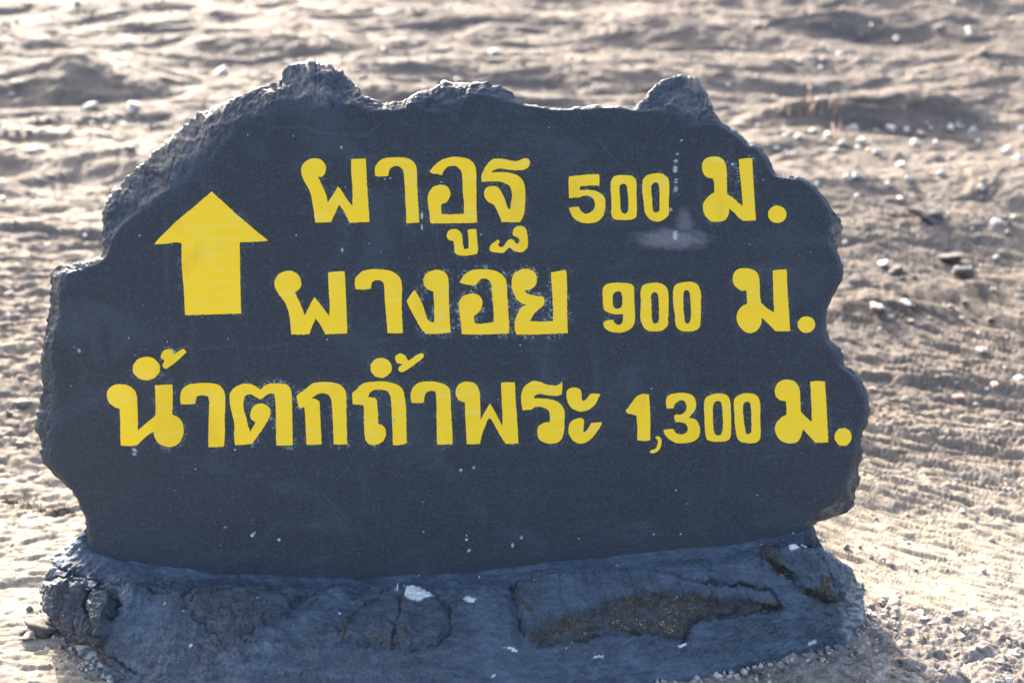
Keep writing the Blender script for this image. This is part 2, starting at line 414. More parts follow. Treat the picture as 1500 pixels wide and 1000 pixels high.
def gh(x, y):
    x, y = np.asarray(x, float), np.asarray(y, float)
    far = np.maximum(y - 3.3, 0)
    z = 0.135 * (np.sqrt(far ** 2 + 0.16) - 0.4)
    z = np.where(y > 12, z - 0.05 * (np.minimum(y, 60) - 12) ** 1.0 * 0.6, z)
    near = sstep(2.9, 4.2, y)
    rot = -0.40 * sstep(0.3, 1.1, x) * (1 - sstep(4.5, 7.5, y))
    v = y + x * np.tan(-rot) + 0.20 * fbm(x * 0.6, y * 0.8, 2.2, 2) + 0.03 * noise3(x * 2.4, y * 3.1, 6.1)
    far = sstep(4.0, 7.0, y)
    z = z + 0.07 * fbm(x * 0.5, y * 0.9, 4.1, 3) * (0.2 + near)
    calm = 0.35 + 0.65 * near
    for fr, amp, sd, sx in ((2.3, 0.022, 1.0, 0.6), (7.3, 0.0065, 21.0, 1.5), (18.0, 0.0014, 41.0, 3.2)):
        ph = v * fr + 1.7 * noise3(x * sx, y * sx * 1.6, sd)
        t = ph - np.floor(ph)
        saw = sstep(0.0, 0.14, t) * (1 - t) - 0.3
        gate = sstep(-0.05, 0.4, noise3(x * sx * 0.8, y * sx * 1.9, sd + 5))
        z = z + amp * saw * gate * calm
    # lens-shaped hollows weathered along the bedding
    for fx, fy, amp, sd, lo_ in ((1.0, 4.0, 0.024, 3.0, .08), (3.0, 13.0, 0.013, 13.0, .14), (8.0, 30.0, 0.0110, 23.0, .16), (20.0, 64.0, 0.0070, 33.0, .14), (30.0, 130.0, 0.0035, 43.0, .1)):
        n_ = noise3(x * fx, v * fy, sd)
        z = z - amp * sstep(lo_, lo_ + 0.16, n_) * calm * (1 if fy < 30 else 1.45 - 1.05 * far)
    z = z + 0.006 * fbm(x * 4, v * 11, 3.3, 3) * (0.3 + 0.7 * near)
    z = z + 0.05 * far * fbm(x * 0.8, y * 2.4, 9.1, 3)
    z = z + (0.002 + 0.0025 * sstep(4.0, 5.0, y)) * (0.2 - np.abs(fbm(x * 9, v * 32, 15.3, 3, 0.6))) * (1 - 0.5 * far)
    z = z + 0.0022 * fbm(x * 18, v * 70, 5.3, 4, 0.65) * (1 - 0.3 * far)
    z = z + 0.010 * far * fbm(x * 7, y * 16, 12.1, 4, 0.6)
    # pebbly, knobbly rock to the right of the plinth foot
    kn = sstep(0.25, 0.6, x) * (1 - sstep(2.78, 2.92, y - 0.02 * np.sin(x * 9)))
    z = z + kn * (0.021 * np.abs(fbm(x * 11, y * 13, 7.7, 5, 0.6)) - 0.010)
    for cx, cy, rx, ry, h in MOUNDS:
        z = z + mound(x, y, cx, cy, rx, ry, h) * (0.8 + 0.5 * noise3(x * 4, y * 4, 2.0))
    return z


def ground_pts(pix):
    """photo pixel -> point on the ground surface"""
    d = rays(pix)
    t = np.geomspace(1.6, 40, 900)
    out = []
    for k in range(len(d)):
        P = CAM + d[k] * t[:, None]
        below = P[:, 2] < gh(P[:, 0], P[:, 1])
        i = int(np.argmax(below)) if below.any() else len(t) - 1
        a, b = P[max(i - 1, 0)], P[i]
        ha, hb = a[2] - gh(a[0], a[1]), b[2] - gh(b[0], b[1])
        f = ha / (ha - hb) if ha != hb else 0
        q = a + (b - a) * np.clip(f, 0, 1)
        out.append([q[0], q[1], float(gh(q[0], q[1]))])
    return np.array(out)


_m = []
for px, py, rx, ry, h in ((1275, 180, 0.55, 0.15, 0.15), (1130, 182, 0.36, 0.11, 0.06), (150, 135, 0.55, 0.22, 0.09), (25, 118, 0.45, 0.16, 0.09),
                          (310, 80, 0.5, 0.2, 0.07), (930, 120, 0.45, 0.16, 0.06), (1310, 465, 0.26, 0.09, 0.075), (1420, 440, 0.22, 0.08, 0.065),
                          (600, 140, 0.4, 0.15, 0.05), (1290, 50, 0.9, 0.25, 0.09), (1000, 60, 0.7, 0.22, 0.07)):
    g = ground_pts([(px, py)])[0]
    _m.append((g[0], g[1] + ry * 0.6, rx, ry, h))
MOUNDS += _m

ys = np.r_[np.geomspace(0.6, 1.75, 24), np.geomspace(1.8, 2.4, 60, endpoint=False), np.geomspace(2.4, 14.9, 980), np.geomspace(15.4, 260, 60)]
fan = np.r_[-np.geomspace(3.5, 0.64, 30), np.linspace(-0.62, 0.62, 1180), np.geomspace(0.64, 3.5, 30)]
YY, FF = np.meshgrid(ys, fan, indexing='ij')
XX = FF * (YY + 0.55)
ZZ = gh(XX, YY)
far_ease = sstep(20, 60, YY)
ZZ = ZZ * (1 - far_ease) + far_ease * 0.6
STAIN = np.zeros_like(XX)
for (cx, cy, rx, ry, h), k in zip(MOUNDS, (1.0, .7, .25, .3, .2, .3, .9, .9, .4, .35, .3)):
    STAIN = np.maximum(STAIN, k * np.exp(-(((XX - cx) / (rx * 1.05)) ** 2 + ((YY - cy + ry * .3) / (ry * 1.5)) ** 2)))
nr, nc = YY.shape
idx = np.arange(nr * nc).reshape(nr, nc)
quads = np.stack([idx[:-1, :-1], idx[:-1, 1:], idx[1:, 1:], idx[1:, :-1]], -1).reshape(-1, 4)

g = NT('rock_ground', rough=0.9, spec=0.13)
mv = g.map((1.0, 2.6, 1.0))
n1 = g.noise(mv, 1.1, 6, 0.62, 0.4)
n2 = g.noise(g.map((1.0, 3.4, 1.0), (3, 1, 0)), 4.0, 7, 0.68, 0.6)
n3 = g.noise(g.map((1.0, 1.8, 1.0)), 55, 6, 0.75)
n4 = g.noise(g.co, 240, 3, 0.7)
gx_, gy_, gz_ = g.xyz()
c = g.ramp(n1, [(0.34, (0.122, 0.104, 0.093)), (0.47, (0.162, 0.137, 0.114)), (0.60, (0.212, 0.176, 0.139))])
c = g.mix(g.rng(n2, 0.52, 0.66, 0, 0.7), c, (0.104, 0.090, 0.087))
c = g.mix(g.rng(g.noise(mv, 2.7, 4, 0.6), 0.55, 0.75, 0, 0.6), c, (0.245, 0.213, 0.174))
# rock colour turns paler on the near ground, broken up by noise
near_pale = g.math('MULTIPLY', g.rng(gy_, 4.2, 3.0), g.rng(n1, 0.34, 0.5, 0.35, 1.0))
c = g.mix(g.math('MULTIPLY', near_pale, 0.75), c, (0.340, 0.304, 0.244))
knob = g.math('MULTIPLY', g.rng(gx_, 0.2, 0.5), g.rng(gy_, 2.95, 2.80))
kc = g.ramp(g.noise(g.co, 26, 5, 0.7), [(0.34, (0.052, 0.049, 0.049)), (0.43, (0.181, 0.164, 0.150)), (0.56, (0.278, 0.247, 0.223)), (0.68, (0.348, 0.334, 0.313))])
c = g.mix(knob, c, kc)
c = g.mix(g.rng(n3, 0.45, 0.78, 0.0, 0.55), c, (0.325, 0.277, 0.217))
c = g.mix(g.rng(n3, 0.47, 0.30, 0.0, 0.5), c, (0.104, 0.090, 0.080))
c = g.mix(g.rng(n4, 0.56, 0.72, 0.0, 0.6), c, (0.074, 0.064, 0.059))
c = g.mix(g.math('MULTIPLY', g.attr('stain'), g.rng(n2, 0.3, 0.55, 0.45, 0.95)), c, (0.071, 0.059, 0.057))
c = g.mix(g.math('MULTIPLY', g.rng(gy_, 4.5, 7.0), g.rng(g.noise(g.map((1.0, 2.2, 1.0)), 9.0, 5, 0.7), 0.42, 0.62, 0.55, 0.0)), c, (0.125, 0.104, 0.093))
c = g.mix(g.rng(g.noise(g.map((1.0, 1.5, 1.0), (7, 2, 0)), 22, 6, 0.78), 0.53, 0.64, 0, 0.55), c, (0.105, 0.096, 0.092))
c = g.mix(g.rng(g.noise(g.map((1.0, 1.5, 1.0), (1, 9, 0)), 34, 6, 0.78), 0.56, 0.66, 0, 0.5), c, (0.34, 0.31, 0.275))
nb = g.bump(n3, 0.6, 0.014)
nb = g.bump(n4, 0.7, 0.006, nb)
M_ground = g.done(c, nb, g.rng(n2, 0.3, 0.7, 0.62, 0.85))
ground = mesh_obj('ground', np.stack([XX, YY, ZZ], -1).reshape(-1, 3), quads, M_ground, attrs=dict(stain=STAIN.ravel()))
tag(ground, 'rippled grey-brown rock slope with pale pebbles behind the sign', None, None, 'structure')

# ------------------------------------------------------------------ paint materials
def paint_material(name, slab):
    p = NT(name, rough=0.55, spec=0.45)
    x, y, z = p.xyz()
    strokes = p.noise(p.map((9, 9, 150)), 1.0, 4, 0.6, 0.3)
    cloud = p.noise(p.co, 3.0, 5, 0.55, 0.3)
    drip = p.noise(p.map((26, 26, 1.6), (4, 0, 2)), 1.0, 3, 0.5)
    fine = p.noise(p.co, 420, 3, 0.7)
    med = p.noise(p.co, 75, 4, 0.6)
    if slab:
        c = p.mix(p.rng(cloud, .3, .7, smooth=False), (0.0115, 0.0165, 0.0260), (0.0221, 0.0289, 0.0399))
        c = p.mix(p.rng(strokes, 0.48, 0.75, 0, 0.22), c, (0.046, 0.060, 0.080))
        c = p.mix(p.rng(drip, 0.60, 0.76, 0, 0.45), c, (0.042, 0.060, 0.082))
    else:
        strokes = p.noise(p.map((11, 30, 70), (0, 0, 0), (0, 0.25, 0)), 1.0, 5, 0.65, 1.2)
        c = p.mix(p.rng(cloud, .3, .7, smooth=False), (0.0179, 0.0272, 0.0425), (0.0340, 0.0493, 0.0731))
        c = p.mix(p.rng(strokes, 0.42, 0.72, 0, 0.7), c, (0.078, 0.115, 0.165))
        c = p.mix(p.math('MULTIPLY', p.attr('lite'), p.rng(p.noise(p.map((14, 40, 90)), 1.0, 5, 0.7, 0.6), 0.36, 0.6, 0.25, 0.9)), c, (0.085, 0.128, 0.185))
        c = p.mix(p.rng(drip, 0.58, 0.75, 0, 0.4), c, (0.065, 0.100, 0.145))
    c = p.mix(p.rng(med, 0.54, 0.72, 0, 0.45), c, (0.016, 0.021, 0.029))
    c = p.mix(p.rng(fine, 0.5, 0.66, 0, 0.5), c, (0.062, 0.080, 0.104) if slab else (0.09, 0.125, 0.17))
    c = p.mix(p.rng(p.noise(p.map((150, 150, 190)), 1.0, 5, 0.75), 0.50, 0.66, 0, 0.45), c, (0.062, 0.082, 0.106) if slab else (0.09, 0.125, 0.17))
    c = p.mix(p.math('MULTIPLY', p.rng(p.noise(p.map((1, 1, 1.6), (2, 5, 1)), 4.5, 5, .65, .8), 0.52, 0.68), p.rng(fine, 0.38, 0.62, 0.2, 0.6)), c, (0.050, 0.070, 0.096) if slab else (0.075, 0.11, 0.155))
    # pale scuffs in loose clouds
    scuff = p.math('MULTIPLY', p.rng(fine, 0.60, 0.74), p.rng(p.noise(p.co, 7, 3, 0.6), 0.48, 0.70))
    c = p.mix(p.math('MULTIPLY', scuff, 0.6), c, (0.17, 0.21, 0.25))
    # hairline cracks filled with dust
    if slab:
        wv = p.t.nodes.new('ShaderNodeTexNoise'); wv.inputs['Scale'].default_value = 5
        p.link(p.co, wv.inputs['Vector'])
        wco = p.mix(0.12, p.co, wv.outputs['Color'], 'ADD')
        ce = p.voro(p.map((1, 0.02, 1), src=wco), 2.3, 'DISTANCE_TO_EDGE')
        cr = p.math('MULTIPLY', p.rng(ce, 0.0, 0.0045, 1, 0), p.rng(p.noise(p.co, 4.1, 3), 0.44, 0.62))
        c = p.mix(p.math('MULTIPLY', cr, 0.13), c, (0.12, 0.21, 0.25))
    # sparse chips down to the plaster
    for scl, thr, rad in ((34, 0.955, 0.13), (85, 0.965, 0.16)):
        vd = p.voro(p.co, scl)
        vc = p.voro(p.co, scl, out='Color')
        s = p.t.nodes.new('ShaderNodeSeparateColor'); p.link(vc, s.inputs[0])
        gate = p.math('GREATER_THAN', s.outputs[0], thr)
        size = p.math('MULTIPLY', s.outputs[1], rad)
        dot = p.math('MULTIPLY', gate, p.math('LESS_THAN', vd, size))
        c = p.mix(p.math('MULTIPLY', dot, 0.8), c, (0.50, 0.54, 0.56))
    if slab:
        halo, olive = p.attr('halo'), p.attr('olive')
        hn = p.math('MULTIPLY', p.rng(p.noise(p.co, 170, 5, 0.8), 0.51, 0.59), p.rng(p.noise(p.co, 32, 3, 0.6), 0.45, 0.57))
        c = p.mix(p.math('MULTIPLY', olive, 0.55), c, (0.030, 0.030, 0.020))
        c = p.mix(p.math('MULTIPLY', p.math('MULTIPLY', halo, hn), 0.85), c, (0.50, 0.56, 0.60))
        c = p.mix(p.math('MULTIPLY', p.attr('smear'), p.rng(fine, 0.2, 0.7, 0.55, 1.0)), c, (0.205, 0.195, 0.225))
        c = p.mix(p.math('MULTIPLY', p.attr('drops'), 0.75), c, (0.60, 0.64, 0.64))
        ex = p.math('MULTIPLY', p.attr('bare'), p.rng(p.noise(p.co, 55, 5, 0.7), 0.42, 0.6))
        c = p.mix(p.math('MULTIPLY', p.attr('bevel'), p.rng(p.noise(p.co, 130, 4, 0.75), 0.42, 0.66, 0, 0.45)), c, (0.040, 0.058, 0.086))
        c = p.mix(ex, c, (0.17, 0.15, 0.14))
    else:
        en = p.rng(p.noise(p.co, 70, 6, 0.8), 0.42, 0.54)
        ex = p.rng(p.math('MULTIPLY_ADD', p.math('SUBTRACT', p.noise(p.co, 60, 6, 0.75), 0.5), 1.7, p.math('MULTIPLY', p.attr('bare'), 0.85)), 0.50, 0.60)
        rock = p.mix(p.rng(p.noise(p.co, 180, 3, 0.8), 0.54, 0.66), (0.030, 0.027, 0.024), (0.21, 0.165, 0.115))
        rock = p.mix(p.rng(p.noise(p.co, 17, 3, 0.6), 0.45, 0.62), rock, (0.026, 0.024, 0.023))
        rock = p.mix(p.rng(p.math('MULTIPLY', p.noise(p.co, 210, 2, 0.8), p.rng(p.noise(p.co, 24, 3, 0.6), 0.42, 0.62, 0.75, 1.05)), 0.63, 0.69), rock, (0.45, 0.39, 0.32))
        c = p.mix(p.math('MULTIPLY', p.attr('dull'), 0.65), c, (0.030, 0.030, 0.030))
        c = p.mix(ex, c, rock)
        c = p.mix(p.attr('plaster_sun'), c, (0.62, 0.66, 0.64))  # white undercoat and mortar, plus the sun painted on the left shelf
    b = p.bump(strokes, 0.14, 0.0025 if slab else 0.004)
    b = p.bump(fine, 0.6 if slab else 0.7, 0.0022, b)
    b = p.bump(med, 0.35 if slab else 0.9, 0.003 if slab else 0.009, b)
    b = p.bump(p.noise(p.map((90, 90, 110)), 1.0, 5, 0.75), 0.6, 0.004, b)
    return p.done(c, b, p.rng(cloud, 0.3, 0.7, 0.48, 0.66))


M_slab = paint_material('slab_paint', True)
M_plinth = paint_material('plinth_paint', False)

y_ = NT('yellow_paint', rough=0.6, spec=0.2)
yn = y_.noise(y_.co, 14, 5, 0.6)
yf = y_.noise(y_.co, 260, 4, 0.7)
c = y_.mix(yn, (0.95, 0.585, 0.016), (0.95, 0.635, 0.038))
c = y_.mix(y_.rng(y_.noise(y_.map((12, 12, 60)), 1.0, 5, 0.65), 0.48, 0.72, 0, 0.5), c, (0.86, 0.66, 0.15))
c = y_.mix(y_.rng(y_.noise(y_.map((9, 9, 3)), 1.0, 4, 0.6, .5), 0.56, 0.72, 0, 0.45), c, (0.74, 0.47, 0.022))
c = y_.mix(y_.rng(yf, 0.66, 0.74, 0, 0.30), c, (0.55, 0.42, 0.10))
vd = y_.voro(y_.co, 26); vc = y_.voro(y_.co, 26, out='Color')
s_ = y_.t.nodes.new('ShaderNodeSeparateColor'); y_.link(vc, s_.inputs[0])
chip = y_.math('MULTIPLY', y_.math('GREATER_THAN', s_.outputs[0], 0.985), y_.math('LESS_THAN', vd, 0.10))
c = y_.mix(chip, c, (0.42, 0.42, 0.40))
M_yellow = y_.done(c, y_.bump(yf, 0.3, 0.0015, y_.bump(yn, 0.2, 0.004)))

# ------------------------------------------------------------------ the sign
sign = bpy.data.objects.new('stone_sign', None)
col.objects.link(sign)
sign.location = SIGN_BASE
tag(sign, 'dark blue painted boulder slab with yellow Thai lettering and arrow on a stone plinth', 'sign')

# outline S (silhouette) with the matching point F where the flat painted face ends
SF = [  # sx, sy, fx, fy
 (128,800,136,800),(128,775,134,775),(124,755,130,757),(113,732,118,738),(101,712,112,722),(88,704,104,710),(72,688,92,690),(60,672,84,672),(61,650,80,652),(52,626,80,630),(56,600,84,606),(62,575,84,580),(60,552,84,556),(61,530,84,535),
 (63,505,83,508),(66,482,86,485),(69,460,90,462),(72,440,92,445),(75,424,95,430),(72,405,96,418),(78,392,104,410),(98,388,116,400),(118,386,128,394),(138,379,144,387),(148,376,156,380),(152,362,161,366),(150,345,163,355),(151,330,167,348),(149,312,172,340),
 (158,297,178,332),(168,280,190,322),(182,262,206,312),(202,244,226,298),(225,225,250,280),(250,202,276,264),(275,180,300,246),(290,168,318,226),(320,157,338,200),(345,145,358,176),(375,131,384,168),(400,122,400,161),(416,117,411,157),(413,106,424,158),(430,94,440,159),(455,90,458,158),
 (478,94,475,157),(498,104,487,168),(511,117,497,172),(523,127,506,163),(528,138,514,162),(545,147,533,166),(565,151,560,165),(590,147,588,160),(610,138,604,157),(630,131,628,163),(648,124,646,166),(654,120,656,165),(661,125,664,163),(690,124,676,154),(705,121,688,141),(718,121,706,139),(735,127,727,144),(755,140,752,151),(768,152,768,156),
 (790,157,790,160),(815,160,815,163),(828,161,828,164),(840,157,840,162),(855,158,855,162),(876,154,876,161),(882,157,882,161),(905,156,905,160),(930,157,928,163),(945,144,945,163),(962,123,962,162),(985,112,985,168),(1003,113,998,180),(1018,112,1012,187),(1028,124,1024,186),(1038,145,1033,185),
 (1043,160,1039,184),(1050,170,1046,184),(1056,178,1051,186),(1067,184,1062,192),(1085,198,1080,205),(1097,210,1092,216),(1110,213,1106,219),(1124,228,1118,232),(1132,249,1126,252),(1141,256,1136,261),(1158,258,1154,263),(1176,260,1172,266),(1194,272,1188,278),(1209,289,1200,293),(1217,304,1208,307),
 (1227,315,1212,318),(1233,328,1213,330),(1231,345,1213,345),(1224,355,1214,357),(1228,370,1222,372),(1233,388,1226,390),(1236,402,1229,402),(1228,417,1221,416),(1217,437,1210,437),(1210,460,1204,461),(1210,480,1204,482),(1213,494,1206,497),(1222,502,1213,506),(1234,514,1222,518),(1236,532,1226,534),(1248,542,1240,546),(1261,554,1252,558),(1269,572,1260,574),
 (1272,592,1263,593),(1272,615,1263,614),(1264,634,1256,632),(1260,645,1252,644),(1264,660,1251,660),(1263,673,1247,672),(1255,686,1243,688),(1259,697,1240,698),(1256,716,1236,710),(1253,738,1232,726),(1240,753,1222,738),(1218,754,1206,745),(1200,761,1190,756),(1185,775,1176,775),(1180,800,1172,800),
 (1180,850,1170,850),(900,860,900,850),(600,870,600,860),(300,860,300,850),(140,830,146,828)]
N = 1800
SFr = resample(SF, N)
S, F = SFr[:, :2].copy(), SFr[:, 2:].copy()
def smooth_ring(A, k):
    w = np.ones(2 * k + 1) / (2 * k + 1)
    return np.stack([np.convolve(np.r_[A[-k:, j], A[:, j], A[:k, j]], w, 'valid') for j in range(A.shape[1])], -1)
S = smooth_ring(S, 2)
F = smooth_ring(F, 2)
wid = smooth_ring(np.linalg.norm(S - F, axis=1)[:, None], 4)[:, 0]
S += np.stack([fbm(S[:, 0] / 11, S[:, 1] / 11, 1.3, 4, 0.65), fbm(S[:, 0] / 11, S[:, 1] / 11, 7.3, 4, 0.65)], -1) * (1.5 + 0.04 * np.minimum(wid, 40))[:, None]
F += np.stack([fbm(F[:, 0] / 9, F[:, 1] / 9, 2.3, 4, 0.6), fbm(F[:, 0] / 9, F[:, 1] / 9, 5.3, 4, 0.6)], -1) * np.clip(wid / 12, 0.4, 1.8)[:, None]
CEN = np.array([655.0, 470.0])
pxm = 0.00142
rings, bev = [], []
# inner face, flat
NIN = 170
for k in range(NIN):
    f = (k + 1) / NIN
    rings.append(at_face(CEN + (F - CEN) * (f * 0.997)))
    bev.append(np.zeros(N))
# rough bevel from F out to S
NB = 22
dS = 0.008 + 0.00095 * wid
for k in range(1, NB + 1):
    t = k / NB
    px = F + (S - F) * t
    rings.append(at_face(px, dS * (t ** 1.12)))
    bev.append(np.full(N, 1.0))
# over the edge, down the back
for sh, dd in ((0.994, 0.016), (0.985, 0.036), (0.97, 0.07), (0.95, 0.12), (0.90, 0.155), (0.7, 0.165), (0.3, 0.165)):
    q = CEN + (S - CEN) * sh
    q[:, 1] += dd * 180
    rings.append(at_face(q, dS * 0 + np.maximum(dd + dS * (1 - dd / 0.165), 0)))
    bev.append(np.full(N, 1.0))
G = np.stack(rings)                       # rings x N x 3
BV = np.stack(bev)
# rough broken rock: displace bevel and back with ridged noise, anchored at the face edge
du = np.roll(G, -1, 1) - np.roll(G, 1, 1)
dv = np.gradient(G, axis=0)
nn = np.cross(du, dv)
nn /= np.linalg.norm(nn, axis=-1, keepdims=True) + 1e-12
if (nn[NIN // 2] @ NRM).mean() < 0:
    nn = -nn
X, Y, Z = G[..., 0], G[..., 1], G[..., 2]
amp = np.zeros(G.shape[:2])
for k in range(NB + 7):
    t = min(1.0, (k + 1) / NB)
    amp[NIN + k] = (1 - 0.45 * sstep(0.7, 1.0, t)) * np.clip(wid / 26, 0.38, 1.1) * sstep(0, 0.22, np.full(N, t))
rough = 0.0065 * fbm(X * 9, Y * 9, Z * 9, 3) + 0.0016 * (0.3 - np.abs(fbm(X * 38, Y * 38, Z * 38, 3, 0.6))) * 1.8 + 0.0019 * fbm(X * 120, Y * 120, Z * 120, 4, 0.7)
rough = rough + 0.004 * sstep(-0.06, 0.06, noise3(X * 16 + 4, Y * 16, Z * 16))   # broken ledges
G = G + nn * (rough * amp)[..., None]
G = np.concatenate([G.reshape(-1, 3), at_face([CEN]), at_face([CEN], 0.165)])
NRG = len(rings)
ii = np.arange(NRG * N).reshape(NRG, N)
nx = np.roll(ii, -1, 1)
q = np.stack([ii[:-1], nx[:-1], nx[1:], ii[1:]], -1).reshape(-1, 4)
faces = q
V = G
# attributes on the face
pp = project(V)
edge_pts = np.concatenate([c_[::2] for _, o_, hs in CONT for c_ in [o_] + hs])
edge_w = np.concatenate([np.full(len(c_[::2]), {0: 1}.get(0)) for _, o_, hs in CONT for c_ in [o_] + hs]).astype(float)
dmin = np.full(len(V), 99.0)
cell = {}
sel = np.where((pp[:, 0] > 140) & (pp[:, 0] < 1260) & (pp[:, 1] > 215) & (pp[:, 1] < 675) & (np.arange(len(V)) < NIN * N))[0]
# bucketed nearest distance
bs = 24
keys = (edge_pts // bs).astype(int)
from collections import defaultdict
buckets = defaultdict(list)
for k_, p_ in zip(map(tuple, keys), edge_pts):
    for a in (-1, 0, 1):
        for b in (-1, 0, 1):
            buckets[(k_[0] + a, k_[1] + b)].append(p_)
vk = (pp[sel] // bs).astype(int)
order = np.lexsort((vk[:, 1], vk[:, 0]))
so, vo = sel[order], vk[order]
br = np.r_[0, np.where(np.any(np.diff(vo, axis=0) != 0, axis=1))[0] + 1, len(so)]
for a, b in zip(br[:-1], br[1:]):
    e = buckets.get(tuple(vo[a]))
    if e:
        e = np.array(e)
        w = so[a:b]
        dmin[w] = np.sqrt(((pp[w][:, None] - e[None]) ** 2).sum(-1)).min(1)
olive = np.exp(-(dmin / 2.2) ** 2)
halo = np.exp(-(dmin / 6.0) ** 2)
hw = 0.22 * np.ones(len(V))
for (x0, y0, x1, y1, w) in ((610, 385, 845, 505, 1.0), (345, 520, 445, 665, 0.85), (225, 555, 275, 670, 0.55), (1065, 225, 1110, 285, 0.8), (480, 560, 560, 670, 0.6), (195, 500, 280, 560, 0.7)):
    hw = np.maximum(hw, w * sstep(-8, 8, np.minimum(np.minimum(pp[:, 0] - x0, x1 - pp[:, 0]), np.minimum(pp[:, 1] - y0, y1 - pp[:, 1]))))
halo = halo * hw
dxs, dys = (pp[:, 0] - 984) / 62, (pp[:, 1] - 350) / 17
wob_ = 0.25 * fbm(pp[:, 0] / 14, pp[:, 1] / 8, 3.1, 3)
smear = sstep(1.15, 0.35, np.sqrt(dxs ** 2 + dys ** 2) + wob_) * 0.85
smear = np.maximum(smear, 0.6 * sstep(1.1, 0.3, np.sqrt(((pp[:, 0] - 1003) / 15) ** 2 + ((pp[:, 1] - 325) / 24) ** 2) + wob_))
drops = np.zeros(len(V))
for (cx, cy, rx, ry) in ((989, 248, 3.2, 5.5), (990, 236, 3, 2.5), (990, 266, 1.8, 4), (990, 277, 2.4, 4.5), (992, 226, 1.8, 2), (998, 206, 2, 1.5), (983, 306, 1.6, 3), (989, 345, 3.5, 7), (618, 316, 2.2, 5), (618, 333, 1.6, 4),
                         (197, 660, 2, 7), (501, 366, 2.2, 2.5), (675, 688, 3, 2), (694, 684, 2.4, 1.4), (764, 787, 2.2, 2.2), (751, 798, 2, 3), (687, 806, 2.6, 1.6), (500, 216, 1.8, 1.5), (330, 772, 1.8, 1.6), (372, 781, 1.8, 1.6), (116, 514, 2, 2)):
    drops = np.maximum(drops, sstep(1.25, 0.7, np.sqrt(((pp[:, 0] - cx) / (rx * .8)) ** 2 + ((pp[:, 1] - cy) / (ry * 1.05)) ** 2)))
bare = np.zeros(len(V))
for (cx, cy, rx, ry, w) in ((462, 142, 34, 20, 0.6), (1225, 345, 14, 22, 1.0), (1225, 745, 34, 12, 0.9), (1250, 715, 10, 30, 0.6), (190, 275, 24, 24, 0.25), (85, 405, 14, 30, 0.4), (1020, 150, 30, 34, 0.4), (1180, 765, 40, 10, 0.7)):
    bare = np.maximum(bare, w * sstep(1.2, 0.4, np.sqrt(((pp[:, 0] - cx) / rx) ** 2 + ((pp[:, 1] - cy) / ry) ** 2)))
bevel = np.r_[BV.ravel(), 0, 1]
bare *= bevel
dia = poly_sd(pp, [(150,330),(275,180),(345,146),(400,125),(365,172),(345,200),(315,235),(255,285),(190,325),(165,350)])
bevel = np.maximum(bevel, sstep(-26, 6, dia + 10 * fbm(pp[:, 0] / 20, pp[:, 1] / 20, 4.0, 3)) * 0.9)
me_attrs = dict(halo=halo, olive=olive * 0.8, smear=smear, drops=drops, bare=bare, bevel=bevel)
tris_c = [(int(a), int(b), NRG * N) for a, b in zip(nx[0], ii[0])]
tris_b = [(int(a), int(b), NRG * N + 1) for a, b in zip(ii[-1], nx[-1])]
# quads + fan triangles written as degenerate-free two meshes is overkill: build the fans as quads' last rows
fan_q = np.array([(a, b, c_, c_) for a, b, c_ in tris_c + tris_b])
me = bpy.data.meshes.new('slab')
Vl = (V - SIGN_BASE).astype(np.float32)
me.vertices.add(len(Vl)); me.vertices.foreach_set('co', Vl.ravel())
tr = np.array(tris_c + tris_b, np.int32)
loops = np.r_[faces.ravel(), tr.ravel()].astype(np.int32)
starts = np.r_[np.arange(0, faces.size, 4), faces.size + np.arange(0, tr.size, 3)].astype(np.int32)
me.loops.add(len(loops)); me.loops.foreach_set('vertex_index', loops)
me.polygons.add(len(starts)); me.polygons.foreach_set('loop_start', starts)
me.update(calc_edges=True); me.validate()
me.polygons.foreach_set('use_smooth', np.ones(len(me.polygons), bool))
bm_ = bmesh.new(); bm_.from_mesh(me); bmesh.ops.recalc_face_normals(bm_, faces=bm_.faces); bm_.to_mesh(me); bm_.free()
for an, av in me_attrs.items():
    a = me.attributes.new(an, 'FLOAT', 'POINT'); a.data.foreach_set('value', np.asarray(av, np.float32))
me.materials.append(M_slab)
slab = bpy.data.objects.new('slab', me)
col.objects.link(slab)
slab.parent = sign

# ---- writing: thin films of paint on the face, each sign its own mesh
def paint_film(name, outer, holes, thick=0.0007):
    loops_ = [outer] + holes
    front = [at_face(l, -thick) for l in loops_]
    back = [at_face(l, 0.0006) for l in loops_]
    tri = tessellate_polygon([[Vector((p[0], -p[1], 0)) for p in l] for l in loops_])
    nV = sum(map(len, loops_))
    V_ = np.concatenate(front + back) - SIGN_BASE
    P2 = np.concatenate(loops_)
    Fs = []
    for a, b, c_ in tri:
        cr_ = np.cross(P2[b] - P2[a], P2[c_] - P2[a])
        Fs.append((a, b, c_) if cr_ < 0 else (a, c_, b))
    o0 = 0
    for l in loops_:
        n_ = len(l)
        for k in range(n_):
            a, b = o0 + k, o0 + (k + 1) % n_
            Fs.append((a, b, b + nV, a + nV))
        o0 += n_
    return mesh_obj(name, V_, Fs, M_yellow, slab, smooth=False)


for nm, o_, hs in CONT:
    paint_film(nm, o_, hs)

